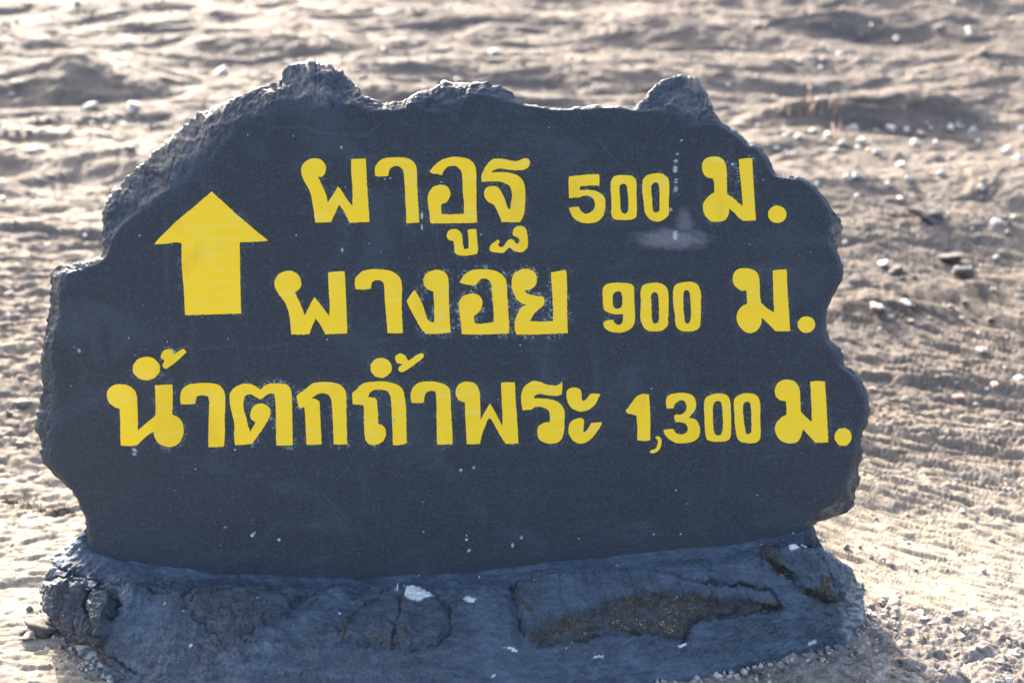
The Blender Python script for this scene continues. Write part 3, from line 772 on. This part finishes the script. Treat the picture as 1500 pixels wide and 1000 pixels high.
# ---- plinth
CT = [  # Bx,By (ground), Tx,Ty,Tz (shelf edge), Jx,Jy (where it meets the slab face)
 (86,890,80,808,.165,124,768),(80,906,71,826,.155,128,776),(82,922,72,842,.150,136,784),(105,946,92,851,.148,158,797),(140,974,130,857,.145,185,806),(185,1002,180,863,.138,220,815),
 (260,1032,260,867,.128,280,824),(380,1046,380,872,.118,390,832),(500,1050,500,873,.115,500,836),(620,1048,620,870,.118,620,833),(740,1040,740,862,.126,740,820),(850,1024,850,850,.142,850,806),
 (950,1004,945,842,.155,945,795),(1040,988,1030,836,.165,1030,786),(1110,968,1095,824,.182,1100,777),(1170,956,1145,812,.197,1150,770),(1215,945,1175,802,.206,1180,764),(1248,928,1192,794,.212,1188,760),
 (1262,910,1199,790,.210,1191,758),(1266,890,1201,796,.185,1190,757),(1244,868,1204,808,.150,1186,757)]
CTa = np.array(CT, float)
Bw = at_z(CTa[:, :2], 0.0); Tw = at_z(CTa[:, 2:4], CTa[:, 4]); Jw = at_face(CTa[:, 5:], 0.03)
bk = [((0.74, 3.04, 0), (0.70, 2.98, .13), (0.60, 2.90, .2)), ((0.3, 3.08, 0), (0.3, 3.02, .12), (0.3, 2.90, .18)), ((-0.4, 3.08, 0), (-0.4, 3.02, .12), (-0.4, 2.9, .15)),
      ((-0.92, 3.03, 0), (-0.93, 2.97, .13), (-0.86, 2.88, .18)), ((-1.02, 2.95, 0), (-1.02, 2.90, .15), (-0.92, 2.87, .2))]
Bw = np.vstack([Bw] + [b[0] for b in bk]); Tw = np.vstack([Tw] + [b[1] for b in bk]); Jw = np.vstack([Jw] + [b[2] for b in bk])
NP = 1500
allc = resample(np.hstack([Bw, Tw, Jw])[:, [0, 1, 2, 3, 4, 5, 6, 7, 8]], NP)
allc = smooth_ring(allc, 14)
B_, T_, J_ = allc[:, :3], allc[:, 3:6], allc[:, 6:]
cen2 = np.array([-0.1, 2.82])
out = np.zeros_like(B_)
out[:, :2] = B_[:, :2] - cen2
out /= np.linalg.norm(out, axis=1, keepdims=True)
out[:, 2] = 0.35
ss_ = np.arange(NP) / NP * 2 * math.pi
rag = fbm(np.cos(ss_) * 5.5, np.sin(ss_) * 5.5, 1.7, 4, 0.6)
rag2 = fbm(np.cos(ss_) * 5.5, np.sin(ss_) * 5.5, 8.7, 4, 0.6)
fr_ = sstep(2.95, 2.85, T_[:, 1])
T_ = T_ + out * [[1, 1, 0]] * (0.020 * rag * fr_)[:, None] + np.stack([0 * rag, 0 * rag, 0.012 * rag2 * fr_], -1)
J_ = J_ + np.stack([0 * rag, 0 * rag, 0.006 * rag * fr_], -1)
prof = [B_ - [0, 0, 0.06] + out * [[.01, .01, 0]], B_, B_ * .5 + T_ * .5 + out * 0.030, T_, T_ * .45 + J_ * .55 - [0, 0, .004], J_]
kn_ = np.array([0, .08, .42, .70, .86, 1.0])
NT_ = 150
tt = np.linspace(0, 1, NT_)
Gp = np.zeros((NT_, NP, 3))
for j, t in enumerate(tt):
    i = min(np.searchsorted(kn_, t, 'right') - 1, len(kn_) - 2)
    f = (t - kn_[i]) / (kn_[i + 1] - kn_[i])
    Gp[j] = prof[i] * (1 - f) + prof[i + 1] * f
k = 3
Gs = np.stack([Gp[max(0, j - k):j + k + 1].mean(0) if k <= j < NT_ - k else Gp[j] for j in range(NT_)])
Gp = Gs
du = np.roll(Gp, -1, 1) - np.roll(Gp, 1, 1)
dv = np.gradient(Gp, axis=0)
nn = np.cross(du, dv); nn /= np.linalg.norm(nn, axis=-1, keepdims=True) + 1e-12
if nn[NT_ // 2, NP // 4, 1] > 0:
    nn = -nn
Pf = Gp.reshape(-1, 3)
pp = project(Pf)
pq = pp + np.stack([fbm(pp[:, 0] / 14, pp[:, 1] / 14, 1.0, 4, 0.6), fbm(pp[:, 0] / 14, pp[:, 1] / 14, 6.0, 4, 0.6)], -1) * 5.0
X, Y, Z = Pf.T
stA = [(66,850),(95,846),(128,856),(160,866),(172,880),(160,925),(150,945),(118,945),(88,915),(68,890)]
stA2 = [(130,858),(168,866),(170,885),(152,940),(136,920)]
stB = [(268,875),(300,850),(345,842),(400,858),(442,874),(405,905),(370,925),(325,932),(290,905)]
stC = [(490,940),(505,912),(535,885),(565,866),(595,857),(630,864),(645,880),(660,895),(655,925),(640,945),(600,952),(545,945)]
stD = [(755,862),(790,846),(860,836),(910,830),(960,838),(1010,848),(1055,856),(1110,856),(1138,872),(1145,890),(1100,898),(1050,902),(1012,908),(1004,938),(960,930),(905,925),(850,935),(785,945),(764,920)]
stE = [(1112,800),(1160,796),(1200,800),(1216,845),(1228,886),(1175,868),(1160,842),(1118,822)]
disp = 0.006 * fbm(X * 9, Y * 9, Z * 9, 3) + 0.0035 * fbm(X * 34, Y * 34, Z * 34, 3, 0.6) + 0.0016 * fbm(X * 120, Y * 120, Z * 120, 3, 0.7)
front = sstep(2.98, 2.9, Y)
def stone(poly, h, groove, gw=2.4):
    sd = poly_sd(pq, poly)
    return (h * sstep(-3, 9, sd) - groove * np.exp(-(sd / gw) ** 2) * (0.5 + 0.8 * sstep(-.2, .3, noise3(pp[:, 0] / 25, pp[:, 1] / 25, 3.0)))) * front, sd
sds = {}
for nm, poly, h, gr in (('A', stA, .016, .008), ('A2', stA2, .008, .010), ('B', stB, .010, .008), ('C', stC, .012, .008), ('D', stD, .018, .009), ('E', stE, .015, .009)):
    d_, sds[nm] = stone(poly, h, gr)
    disp = disp + d_
rg = sstep(-6, 10, np.maximum(sds['A'], sds['B']))
disp = disp + rg * (0.004 * fbm(X * 60, Y * 60, Z * 60, 3, 0.7) - 0.003 * np.abs(noise3(X * 40, Y * 40, Z * 40)))
# lower undercut of the long stone
und = poly_sd(pq, [(775,938),(800,915),(860,893),(890,880),(940,873),(1035,872),(1145,890),(1050,903),(1012,912),(1005,935),(905,925),(850,935),(790,946)])
disp = disp - 0.016 * sstep(-5, 10, und)
# cracks
cracks = [[(78,826),(100,836),(118,842),(138,848),(150,855),(180,856),(205,851),(215,852),(230,854),(255,852),(280,855)], [(128,845),(130,865),(127,890),(138,915),(150,950)],
          [(590,858),(588,880),(586,905),(580,918),(575,950)], [(885,838),(900,832),(945,836),(985,848),(1055,858),(1100,856),(1140,872)], [(750,860),(765,848),(780,845)],
          [(215,858),(225,866),(240,868)], [(270,890),(290,872),(310,858)], [(360,938),(378,915),(394,898)], [(150,950),(180,975),(200,990)], [(400,860),(420,875),(440,872),(465,866)], [(800,845),(820,840)], [(1115,800),(1140,797),(1190,800)]]
ckd = np.full(len(Pf), 99.0)
for cr_ in cracks:
    ckd = np.minimum(ckd, line_d(pq, cr_))
disp = disp - 0.011 * np.exp(-(ckd / 1.7) ** 2) * sstep(-.45, .15, noise3(pp[:, 0] / 18, pp[:, 1] / 18, 5.5))
# splashed mortar lumps round the right foot
foot = sstep(1190, 1235, pp[:, 0]) * sstep(830, 870, pp[:, 1]) * front
disp = disp + foot * (0.013 * fbm(X * 24, Y * 24, Z * 24, 3, 0.6) + 0.003)
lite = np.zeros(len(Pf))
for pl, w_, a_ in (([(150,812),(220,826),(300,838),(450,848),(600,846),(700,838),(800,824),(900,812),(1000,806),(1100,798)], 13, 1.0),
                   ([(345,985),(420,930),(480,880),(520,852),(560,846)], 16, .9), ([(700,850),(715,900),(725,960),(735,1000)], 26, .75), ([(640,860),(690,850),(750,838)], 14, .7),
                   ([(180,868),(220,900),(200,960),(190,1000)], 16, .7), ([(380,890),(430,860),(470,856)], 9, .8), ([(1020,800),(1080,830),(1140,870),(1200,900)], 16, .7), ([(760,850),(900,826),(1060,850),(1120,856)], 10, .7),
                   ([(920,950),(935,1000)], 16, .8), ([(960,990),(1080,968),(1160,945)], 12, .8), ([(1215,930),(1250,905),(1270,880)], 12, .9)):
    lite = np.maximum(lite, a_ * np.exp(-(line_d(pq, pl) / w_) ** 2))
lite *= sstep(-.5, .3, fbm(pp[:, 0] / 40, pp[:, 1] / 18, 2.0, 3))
for pl, w_, h_ in (([(355,965),(415,925),(470,880),(505,856)], 8, .006), ([(365,935),(400,892),(440,862)], 6, .007), ([(485,945),(520,897),(560,862)], 6, .005), ([(1030,835),(1085,862),(1120,900)], 9, .004), ([(190,870),(185,920),(205,985)], 8, .005)):
    disp = disp + h_ * np.exp(-(line_d(pq, pl) / w_) ** 2)
disp = disp + 0.0035 * (0.25 - np.abs(noise3(X * 24, Y * 24, Z * 24))) + 0.0016 * fbm(X * 85, Y * 85, Z * 85, 4, 0.7)
anchor = np.repeat(0.25 * sstep(1.0, 0.95, tt) + 0.75 * sstep(0.93, 0.72, tt), NP)
Pf = Pf + nn.reshape(-1, 3) * (disp * anchor)[:, None]
bareP = np.zeros(len(Pf))
bareP = np.maximum(bareP, sstep(-10, 9, und) * (0.75 + 0.3 * noise3(pp[:, 0] / 22, pp[:, 1] / 9, 4.4)))
bareP = np.maximum(bareP, 0.5 * sstep(2, 14, sds['A']))
for poly, w in (([(530,945),(560,915),(575,925),(600,915),(612,945),(580,955)], .6), ([(1113,800),(1128,802),(1142,822),(1165,850),(1150,850),(1120,822)], 1.0), ([(1165,858),(1190,862),(1200,840),(1215,850),(1230,888),(1180,875)], .85),
                ([(1105,885),(1125,880),(1143,880),(1145,895),(1110,897)], 1.0), ([(492,945),(500,920),(520,900),(512,935)], .8), ([(655,890),(662,898),(660,912),(652,905)], .9), ([(130,945),(150,930),(165,960),(160,985)], .7), ([(770,885),(785,900),(780,910),(768,895)], .9), ([(1180,790),(1192,786),(1200,800),(1188,802)], .8)):
    bareP = np.maximum(bareP, w * sstep(-3, 4, poly_sd(pq, poly)))
bareP = np.maximum(bareP, 0.7 * np.exp(-(sds['C'] / 3.0) ** 2) * sstep(-.1, .3, noise3(pp[:, 0] / 20, pp[:, 1] / 20, 8.0)))
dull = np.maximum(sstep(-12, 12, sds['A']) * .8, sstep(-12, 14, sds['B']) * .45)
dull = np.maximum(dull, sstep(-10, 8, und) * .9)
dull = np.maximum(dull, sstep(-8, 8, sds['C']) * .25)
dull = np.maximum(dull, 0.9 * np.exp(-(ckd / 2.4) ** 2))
plast_sun = sstep(-1.2, 1.2, poly_sd(pp + (pq - pp) * .5, [(590,862),(600,858),(615,858),(628,866),(638,876),(625,880),(610,884),(600,882),(594,875)])) * (np.abs(line_d(pp, [(596,858),(591,874)])) > 1.2)
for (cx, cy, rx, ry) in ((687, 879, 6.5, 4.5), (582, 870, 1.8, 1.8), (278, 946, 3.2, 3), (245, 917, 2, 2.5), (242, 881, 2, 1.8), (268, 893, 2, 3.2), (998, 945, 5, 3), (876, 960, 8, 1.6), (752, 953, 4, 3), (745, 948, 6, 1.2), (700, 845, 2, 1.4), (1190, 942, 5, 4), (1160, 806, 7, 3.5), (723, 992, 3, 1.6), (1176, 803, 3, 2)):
    plast_sun = np.maximum(plast_sun, sstep(1.2, 0.75, np.sqrt(((pq[:, 0] - cx) / rx) ** 2 + ((pq[:, 1] - cy) / ry) ** 2)))
plast_sun = np.maximum(plast_sun, 0.75 * sstep(-2, 3, poly_sd(pq, [(70,838),(74,808),(96,786),(118,776),(126,782),(108,800),(98,822),(86,834)])) * sstep(-.15, .25, fbm(pp[:, 0] / 9, pp[:, 1] / 5, 6.0, 3)))  # sun on the left shelf put into the colour as a pale broken patch
plast_sun = np.maximum(plast_sun, 0.32 * foot * sstep(1228, 1245, pq[:, 0]) * sstep(-.3, .3, fbm(pp[:, 0] / 12, pp[:, 1] / 7, 16.0, 3)))
plast_sun = np.maximum(plast_sun, 0.45 * sstep(-3, 8, poly_sd(pq, [(95,945),(125,940),(150,965),(165,1000),(140,1000),(110,960)])) * sstep(-.3, .3, fbm(pp[:, 0] / 12, pp[:, 1] / 9, 26.0, 3)))
ii = np.arange(NT_ * NP).reshape(NT_, NP)
nx = np.roll(ii, -1, 1)
q = np.stack([ii[:-1], nx[:-1], nx[1:], ii[1:]], -1).reshape(-1, 4)
plinth = mesh_obj('plinth', Pf - SIGN_BASE, q, M_plinth, sign, attrs=dict(lite=lite, bare=bareP, dull=dull, plaster_sun=plast_sun))

# ------------------------------------------------------------------ pebbles
def pebble_mesh(seed, rough_=0.22, flat=0.72, sub=3):
    bm = bmesh.new()
    bmesh.ops.create_icosphere(bm, subdivisions=sub, radius=1.0)
    P = np.array([v.co[:] for v in bm.verts])
    d = 1 + rough_ * 2.0 * fbm(P[:, 0] * .9 + seed * 7.1, P[:, 1] * .9, P[:, 2] * .9 + seed, 2) + rough_ * .35 * fbm(P[:, 0] * 4 + seed, P[:, 1] * 4, P[:, 2] * 4, 2)
    if rough_ > 0.3:
        d = d * (1 - 0.12 * np.abs(noise3(P[:, 0] * 2.2, P[:, 1] * 2.2 + seed, P[:, 2] * 2.2)))
    P = P * d[:, None] * [1.0, 0.82, flat]
    for v, p in zip(bm.verts, P):
        v.co = p
    me = bpy.data.meshes.new('pebble')
    bm.to_mesh(me)
    bm.free()
    me.polygons.foreach_set('use_smooth', np.ones(len(me.polygons), bool))
    return me


def stone_mat(name, a, b, rough_=0.5):
    p = NT(name, rough=rough_)
    oi = p.t.nodes.new('ShaderNodeObjectInfo')
    n = p.noise(p.co, 2.2, 5, 0.65)
    c = p.mix(n, a, b)
    c = p.mix(p.math('MULTIPLY', oi.outputs['Random'], 0.5), c, a)
    return p.done(c, p.bump(p.noise(p.co, 9, 4, .7), .4, .12))


M_white = stone_mat('pale_quartz', (0.58, 0.555, 0.515), (0.40, 0.375, 0.34), .45)
M_beige = stone_mat('beige_stone', (0.30, 0.27, 0.235), (0.21, 0.19, 0.165), .65)
M_pink = stone_mat('pink_stone', (0.60, 0.31, 0.22), (0.58, 0.43, 0.35), .55)
M_dark = stone_mat('dark_stone', (0.060, 0.054, 0.052), (0.12, 0.105, 0.098), .7)
M_grey = stone_mat('grey_stone', (0.17, 0.163, 0.157), (0.25, 0.235, 0.22), .7)
VAR = {}
for mn, mt in (('white', M_white), ('beige', M_beige), ('pink', M_pink), ('dark', M_dark), ('grey', M_grey)):
    VAR[mn] = []
    for k in range(5):
        me_ = pebble_mesh(k + 1 + 10 * len(VAR), 0.45 if mn in ('dark', 'grey') else 0.34, random.uniform(.6, .85))
        me_.materials.append(mt)
        VAR[mn].append(me_)


def put(px, py, r, mat, label, group=None, name='pebble', cat='pebble', squash=1.0, sink=.35):
    gpt = ground_pts([(px, py + r * 0.35)])[0]
    if gpt[1] > 30: return None
    dist = (gpt - CAM) @ FW
    rad = r * KPX * dist * (0.72 if group else 0.95)
    o = bpy.data.objects.new(name, random.choice(VAR[mat]))
    col.objects.link(o)
    o.scale = (rad * random.uniform(.8, 1.35), rad * random.uniform(.7, 1.15), rad * random.uniform(.6, 1.05) * squash)
    o.rotation_euler = (random.uniform(-.35, .35), random.uniform(-.35, .35), random.uniform(0, 6.28))
    o.location = (gpt[0], gpt[1], gpt[2] + rad * .62 * squash * (1 - sink))
    tag(o, label, cat, group)
    return o


# single stones one can point to
ONE = [
 (1456, 562, 8, 'pink', 'round salmon pink pebble, the reddest on the slope right of the sign'),
 (1404, 583, 9, 'pink', 'flat pale pink pebble below the round salmon pink pebble'),
 (1278, 566, 6, 'pink', 'small pink pebble beside the right edge of the slab at the bottom line'),
 (1493, 555, 8, 'white', 'white pebble at the right frame edge beside the round salmon pink pebble'),
 (1438, 513, 8, 'white', 'cream pebble lying alone above the round salmon pink pebble'),
 (1446, 567, 4, 'white', 'tiny white pebble touching the round salmon pink pebble'),
 (1431, 587, 6, 'white', 'small white pebble touching the flat pale pink pebble'),
 (1285, 450, 11, 'beige', 'cream stone on the dark ledge right of the middle line of text'),
 (1328, 445, 8, 'white', 'white stone on the dark ledge right of the cream stone'),
 (1295, 385, 9, 'white', 'white pebble left of the two jagged dark stones'),
 (1395, 378, 13, 'dark', 'upper of two jagged dark stones on the slope right of the slab', 'stone'),
 (1412, 396, 18, 'dark', 'lower and bigger of two jagged dark stones right of the slab', 'stone'),
 (1312, 397, 15, 'dark', 'dark wedge of stone just left of the two jagged dark stones', 'stone'),
 (1362, 318, 20, 'dark', 'long dark stone casting a shadow below the pebble scatter on the right', 'stone'),
 (1458, 322, 10, 'white', 'largest white pebble right of the long dark stone'),
 (35, 588, 11, 'beige', 'biggest cobble on the ground left of the slab, grey beige', 'cobble'),
 (31, 648, 7, 'beige', 'beige pebble below the biggest cobble left of the slab'),
 (47, 655, 6, 'dark', 'dark pebble close to the lower left bulge of the slab'),
 (13, 605, 6, 'dark', 'small dark stone left of the biggest cobble on the left', 'stone'),
 (68, 922, 21, 'dark', 'dark rough stone against the left foot of the plinth', 'stone'),
 (40, 932, 10, 'beige', 'rusty beige stone left of the dark rough stone at the plinth foot', 'stone'),
 (1258, 858, 9, 'dark', 'black lump of stone beside the right foot of the plinth', 'stone'),
 (130, 157, 11, 'white', 'bright white pebble, leftmost of the two biggest in the upper left'),
 (195, 157, 11, 'white', 'bright white pebble right of its equal in the upper left'),
 (325, 104, 9, 'white', 'white pebble near the top left, above the slab shoulder'),
 (387, 116, 8, 'white', 'white pebble just left of the hump on top of the slab'),
 (190, 214, 10, 'white', 'white pebble nearest the sloping left shoulder of the slab'),
 (52, 220, 8, 'white', 'round white pebble alone below the left pebble row'),
 (825, 13, 7, 'white', 'white pebble at the top of the picture above the middle of the slab'),
 (725, 75, 7, 'white', 'white pebble above the second hump on top of the slab'),
 (590, 58, 7, 'white', 'white pebble above the dip in the top of the slab'),
]
for t in ONE:
    kind = t[5] if len(t) > 5 else 'pebble'
    put(t[0], t[1], t[2], t[3], t[4], name=kind, cat=kind, squash=.8)

# scatters whose members nothing tells apart
def scatter(n, poly_box, rmin, rmax, mats, label, group, name='pebble', extra=(), sink=.35):
    x0, y0, x1, y1 = poly_box
    spots = list(extra)
    for _ in range(n):
        spots.append((random.uniform(x0, x1), random.uniform(y0, y1), rmin + (rmax - rmin) * random.random() ** 2.2))
    for px, py, r in spots:
        put(px, py, r, random.choice(mats), label, group, name=name, cat=name, sink=sink)


scatter(16, (1060, 178, 1440, 232), 4, 9, ['white'] * 4 + ['beige'], 'pale pebble in the dense band below the dark hump on the right', 'pebbles below the dark hump',
        extra=[(1083,181,9),(1110,184,7),(1148,186,8),(1151,196,7),(1170,200,8),(1190,192,7),(1214,198,8),(1221,219,9),(1250,186,9),(1257,215,8),(1285,222,9),(1305,188,9),(1328,190,8),(1340,209,10),(1348,195,9),(1370,208,7),(1393,187,9),(1406,186,9),(1425,190,8),(1432,207,7),(1475,220,12),(1490,232,10),(1499,190,9),(1320,240,11),(1242,258,10),(1254,257,8),(1332,262,8),(1378,254,10),(1137,216,7),(1150,220,6)])
scatter(34, (1240, 245, 1499, 345), 2.5, 7, ['white', 'white', 'beige', 'grey'], 'small pale pebble strewn on the slope between the pebble band and the long dark stone', 'pebbles right of the slab top')
scatter(40, (1060, 20, 1499, 150), 2.5, 7, ['white', 'white', 'beige'], 'pale blurred pebble on the far slope above the dark hump', 'pebbles on the far right slope',
        extra=[(1313,57,8),(1440,76,10),(1420,50,8),(1420,42,9),(1462,98,8),(1230,80,8),(1205,88,8),(1375,40,8)])
scatter(12, (0, 165, 215, 210), 3, 7, ['white', 'white', 'beige'], 'pale pebble in the row at the upper left of the slab', 'pebbles left of the slab shoulder',
        extra=[(8,190,8),(25,190,9),(42,191,9),(62,190,6),(55,176,8),(72,176,7),(113,177,8),(143,173,9),(165,174,8),(157,188,8),(27,123,9),(18,138,6)])
scatter(40, (0, 0, 560, 120), 2, 5, ['white', 'beige', 'beige'], 'small pale pebble on the far slope at the upper left', 'pebbles on the far left slope', extra=[(40,5,8),(112,5,8),(70,14,7),(10,33,8),(25,32,7)])
scatter(26, (520, 0, 1040, 130), 2, 5, ['white', 'beige', 'beige'], 'small pale pebble on the far slope behind the top edge of the slab', 'pebbles behind the slab top', extra=[(590,80,6),(765,93,5),(562,72,6),(967,80,5)])
scatter(22, (0, 225, 150, 560), 1.5, 5, ['white', 'beige', 'grey'], 'small pebble on the slope between the left frame edge and the slab', 'pebbles left of the slab', extra=[(125,345,6),(127,338,5),(5,289,6),(57,260,5),(75,258,5),(90,254,5)])
scatter(44, (1225, 345, 1499, 480), 2, 7, ['white', 'beige', 'grey', 'grey', 'dark'], 'small stone near the dark ledge right of the slab', 'stones at the dark ledge', extra=[(1338,405,7),(1325,405,5),(1430,346,8),(1475,340,8),(1455,425,9),(1495,435,9),(1450,465,9)])
scatter(14, (1280, 480, 1499, 690), 1.5, 3.5, ['beige', 'white', 'grey'], 'tiny pebble on the bare ripples right of the slab', 'pebbles on the bare ripples')
scatter(12, (0, 600, 60, 900), 1.5, 3.5, ['beige', 'grey'], 'tiny pebble on the pale ground left of the plinth', 'pebbles left of the plinth')
scatter(8, (1275, 865, 1330, 890), 5, 9, ['pink', 'white', 'beige'], 'rounded stone set in the pinkish rim right of the plinth', 'stones of the pinkish rim', sink=1.0,
        extra=[(1290,880,8),(1308,878,12),(1328,886,14),(1345,893,12),(1352,902,9),(1365,910,8),(1385,900,9),(1402,892,12),(1425,888,12),(1404,917,7),(1418,918,6),(1385,914,8)], name='stone')
scatter(70, (1100, 895, 1499, 999), 3, 13, ['grey', 'beige', 'beige', 'white', 'pink', 'grey'], 'rounded stone sunk in the knobbly rock at the lower right', 'stones of the knobbly rock', sink=1.25, name='stone')

# loose grit: nobody could count it
gv, gf = [], []
bm = bmesh.new(); bmesh.ops.create_icosphere(bm, subdivisions=1, radius=1.0)
iv = np.array([v.co[:] for v in bm.verts]); if_ = np.array([[v.index for v in f.verts] for f in bm.faces]); bm.free()
rs = np.random.RandomState(5)
n_grit = 5200
gy = 2.2 * (14 / 2.2) ** rs.rand(n_grit)
gx = (rs.rand(n_grit) - .5) * 1.0 * (gy + .55)
dens = noise3(gx * 1.1, gy * 1.6, 2.9) + 0.25 * (gx > 0.5)
keep = dens > 0.02
gx, gy = gx[keep], gy[keep]
fi = rs.randint(0, NP, 1500)
fo = B_[fi] + out[fi] * (np.abs(rs.normal(size=1500)) * 0.035 - 0.004)[:, None]
gx, gy = np.r_[gx, fo[:, 0]], np.r_[gy, fo[:, 1]]
gz = gh(gx, gy)
gr = (0.0018 + 0.0075 * rs.rand(len(gx)) ** 3) * (0.6 + gy * 0.16)
sq = rs.uniform(.6, 1.2, (len(gx), 1, 3))
GV = iv[None] * gr[:, None, None] * sq * (1 + .25 * rs.normal(size=(len(gx), len(iv), 1))) + np.stack([gx, gy, gz + gr * .3], -1)[:, None]
GF = if_[None] + (np.arange(len(gx)) * len(iv))[:, None, None]
gm = NT('grit', rough=.6)
gc = gm.ramp(gm.noise(gm.co, 40, 2, .5), [(.35, (.10, .09, .082)), (.5, (.26, .235, .205)), (.65, (.44, .41, .37))])
M_grit = gm.done(gc)
grit = mesh_obj('gravel', GV.reshape(-1, 3), GF.reshape(-1, 3), M_grit, smooth=False)
tag(grit, 'fine pale gravel scattered over the rock', 'gravel', None, 'stuff')

# ------------------------------------------------------------------ dry plants
def blades(name, roots, h, lean, wid_, mat, curl=.5, seed=1):
    rd = random.Random(seed)
    V, Fc = [], []
    for (x, y, z) in roots:
        a = rd.uniform(0, 6.28); L = h * rd.uniform(.5, 1.15); ln = lean * rd.uniform(.3, 1.3); cu = curl * rd.uniform(-.4, 1.3)
        w = wid_ * rd.uniform(.6, 1.2)
        b0 = len(V)
        K = 6
        px_, pz_, ang = 0.0, 0.0, ln
        for k in range(K + 1):
            ww = w * (1 - k / (K + .6))
            cx, cy = x + px_ * math.cos(a), y + px_ * math.sin(a)
            V += [(cx - math.sin(a) * ww, cy + math.cos(a) * ww, z + pz_), (cx + math.sin(a) * ww, cy - math.cos(a) * ww, z + pz_), (cx + math.cos(a) * ww * .6, cy + math.sin(a) * ww * .6, z + pz_ + ww * .3)]
            px_ += L / K * math.sin(ang); pz_ += L / K * math.cos(ang); ang += cu
        for k in range(K):
            p0 = b0 + 3 * k
            for e in range(3):
                f = (e + 1) % 3
                Fc.append((p0 + e, p0 + f, p0 + 3 + f, p0 + 3 + e))
    return mesh_obj(name, np.array(V), Fc, mat)


sm = NT('dry_straw', rough=.6); M_straw = sm.done(sm.mix(sm.noise(sm.co, 30, 2), (.42, .25, .14), (.62, .45, .28)))
mm = NT('dark_moss', rough=.8); M_moss = mm.done(mm.mix(mm.noise(mm.co, 30, 2), (.035, .028, .024), (.12, .09, .07)))
for px, py, hh, nb_, lab in ((1238, 214, .20, 9, 'curled dry straw tuft standing in the pebbles before the dark hump'), (1172, 172, .16, 5, 'leaning dry straw tuft left of the curled one, at the hump edge'), (1218, 155, .13, 5, 'small dry straw tuft on top of the dark hump')):
    gp = ground_pts([(px, py)])[0]
    rd = random.Random(px)
    roots = [(gp[0] + rd.uniform(-.06, .06), gp[1] + rd.uniform(-.05, .05), gp[2]) for _ in range(nb_)]
    roots = [(x, y, float(gh(x, y)) - .005) for x, y, z in roots]
    tag(blades('dry_grass_tuft', roots, hh, .25, .0035, M_straw, .38, px), lab, 'dry grass')
rt = []
rd = random.Random(3)
for k in range(520):
    f = rd.random()
    lx = f * 112
    ly = np.interp(lx, [0, 30, 70, 112], [732, 738, 747, 753]) + rd.gauss(0, 4)
    rt.append((lx, ly))
gp = ground_pts(rt)
mo = blades('moss', [tuple(p) for p in gp], .011, .8, .0016, M_moss, .2, 9)
tag(mo, 'dark strip of dry moss in the crack left of the plinth', 'moss', None, 'stuff')
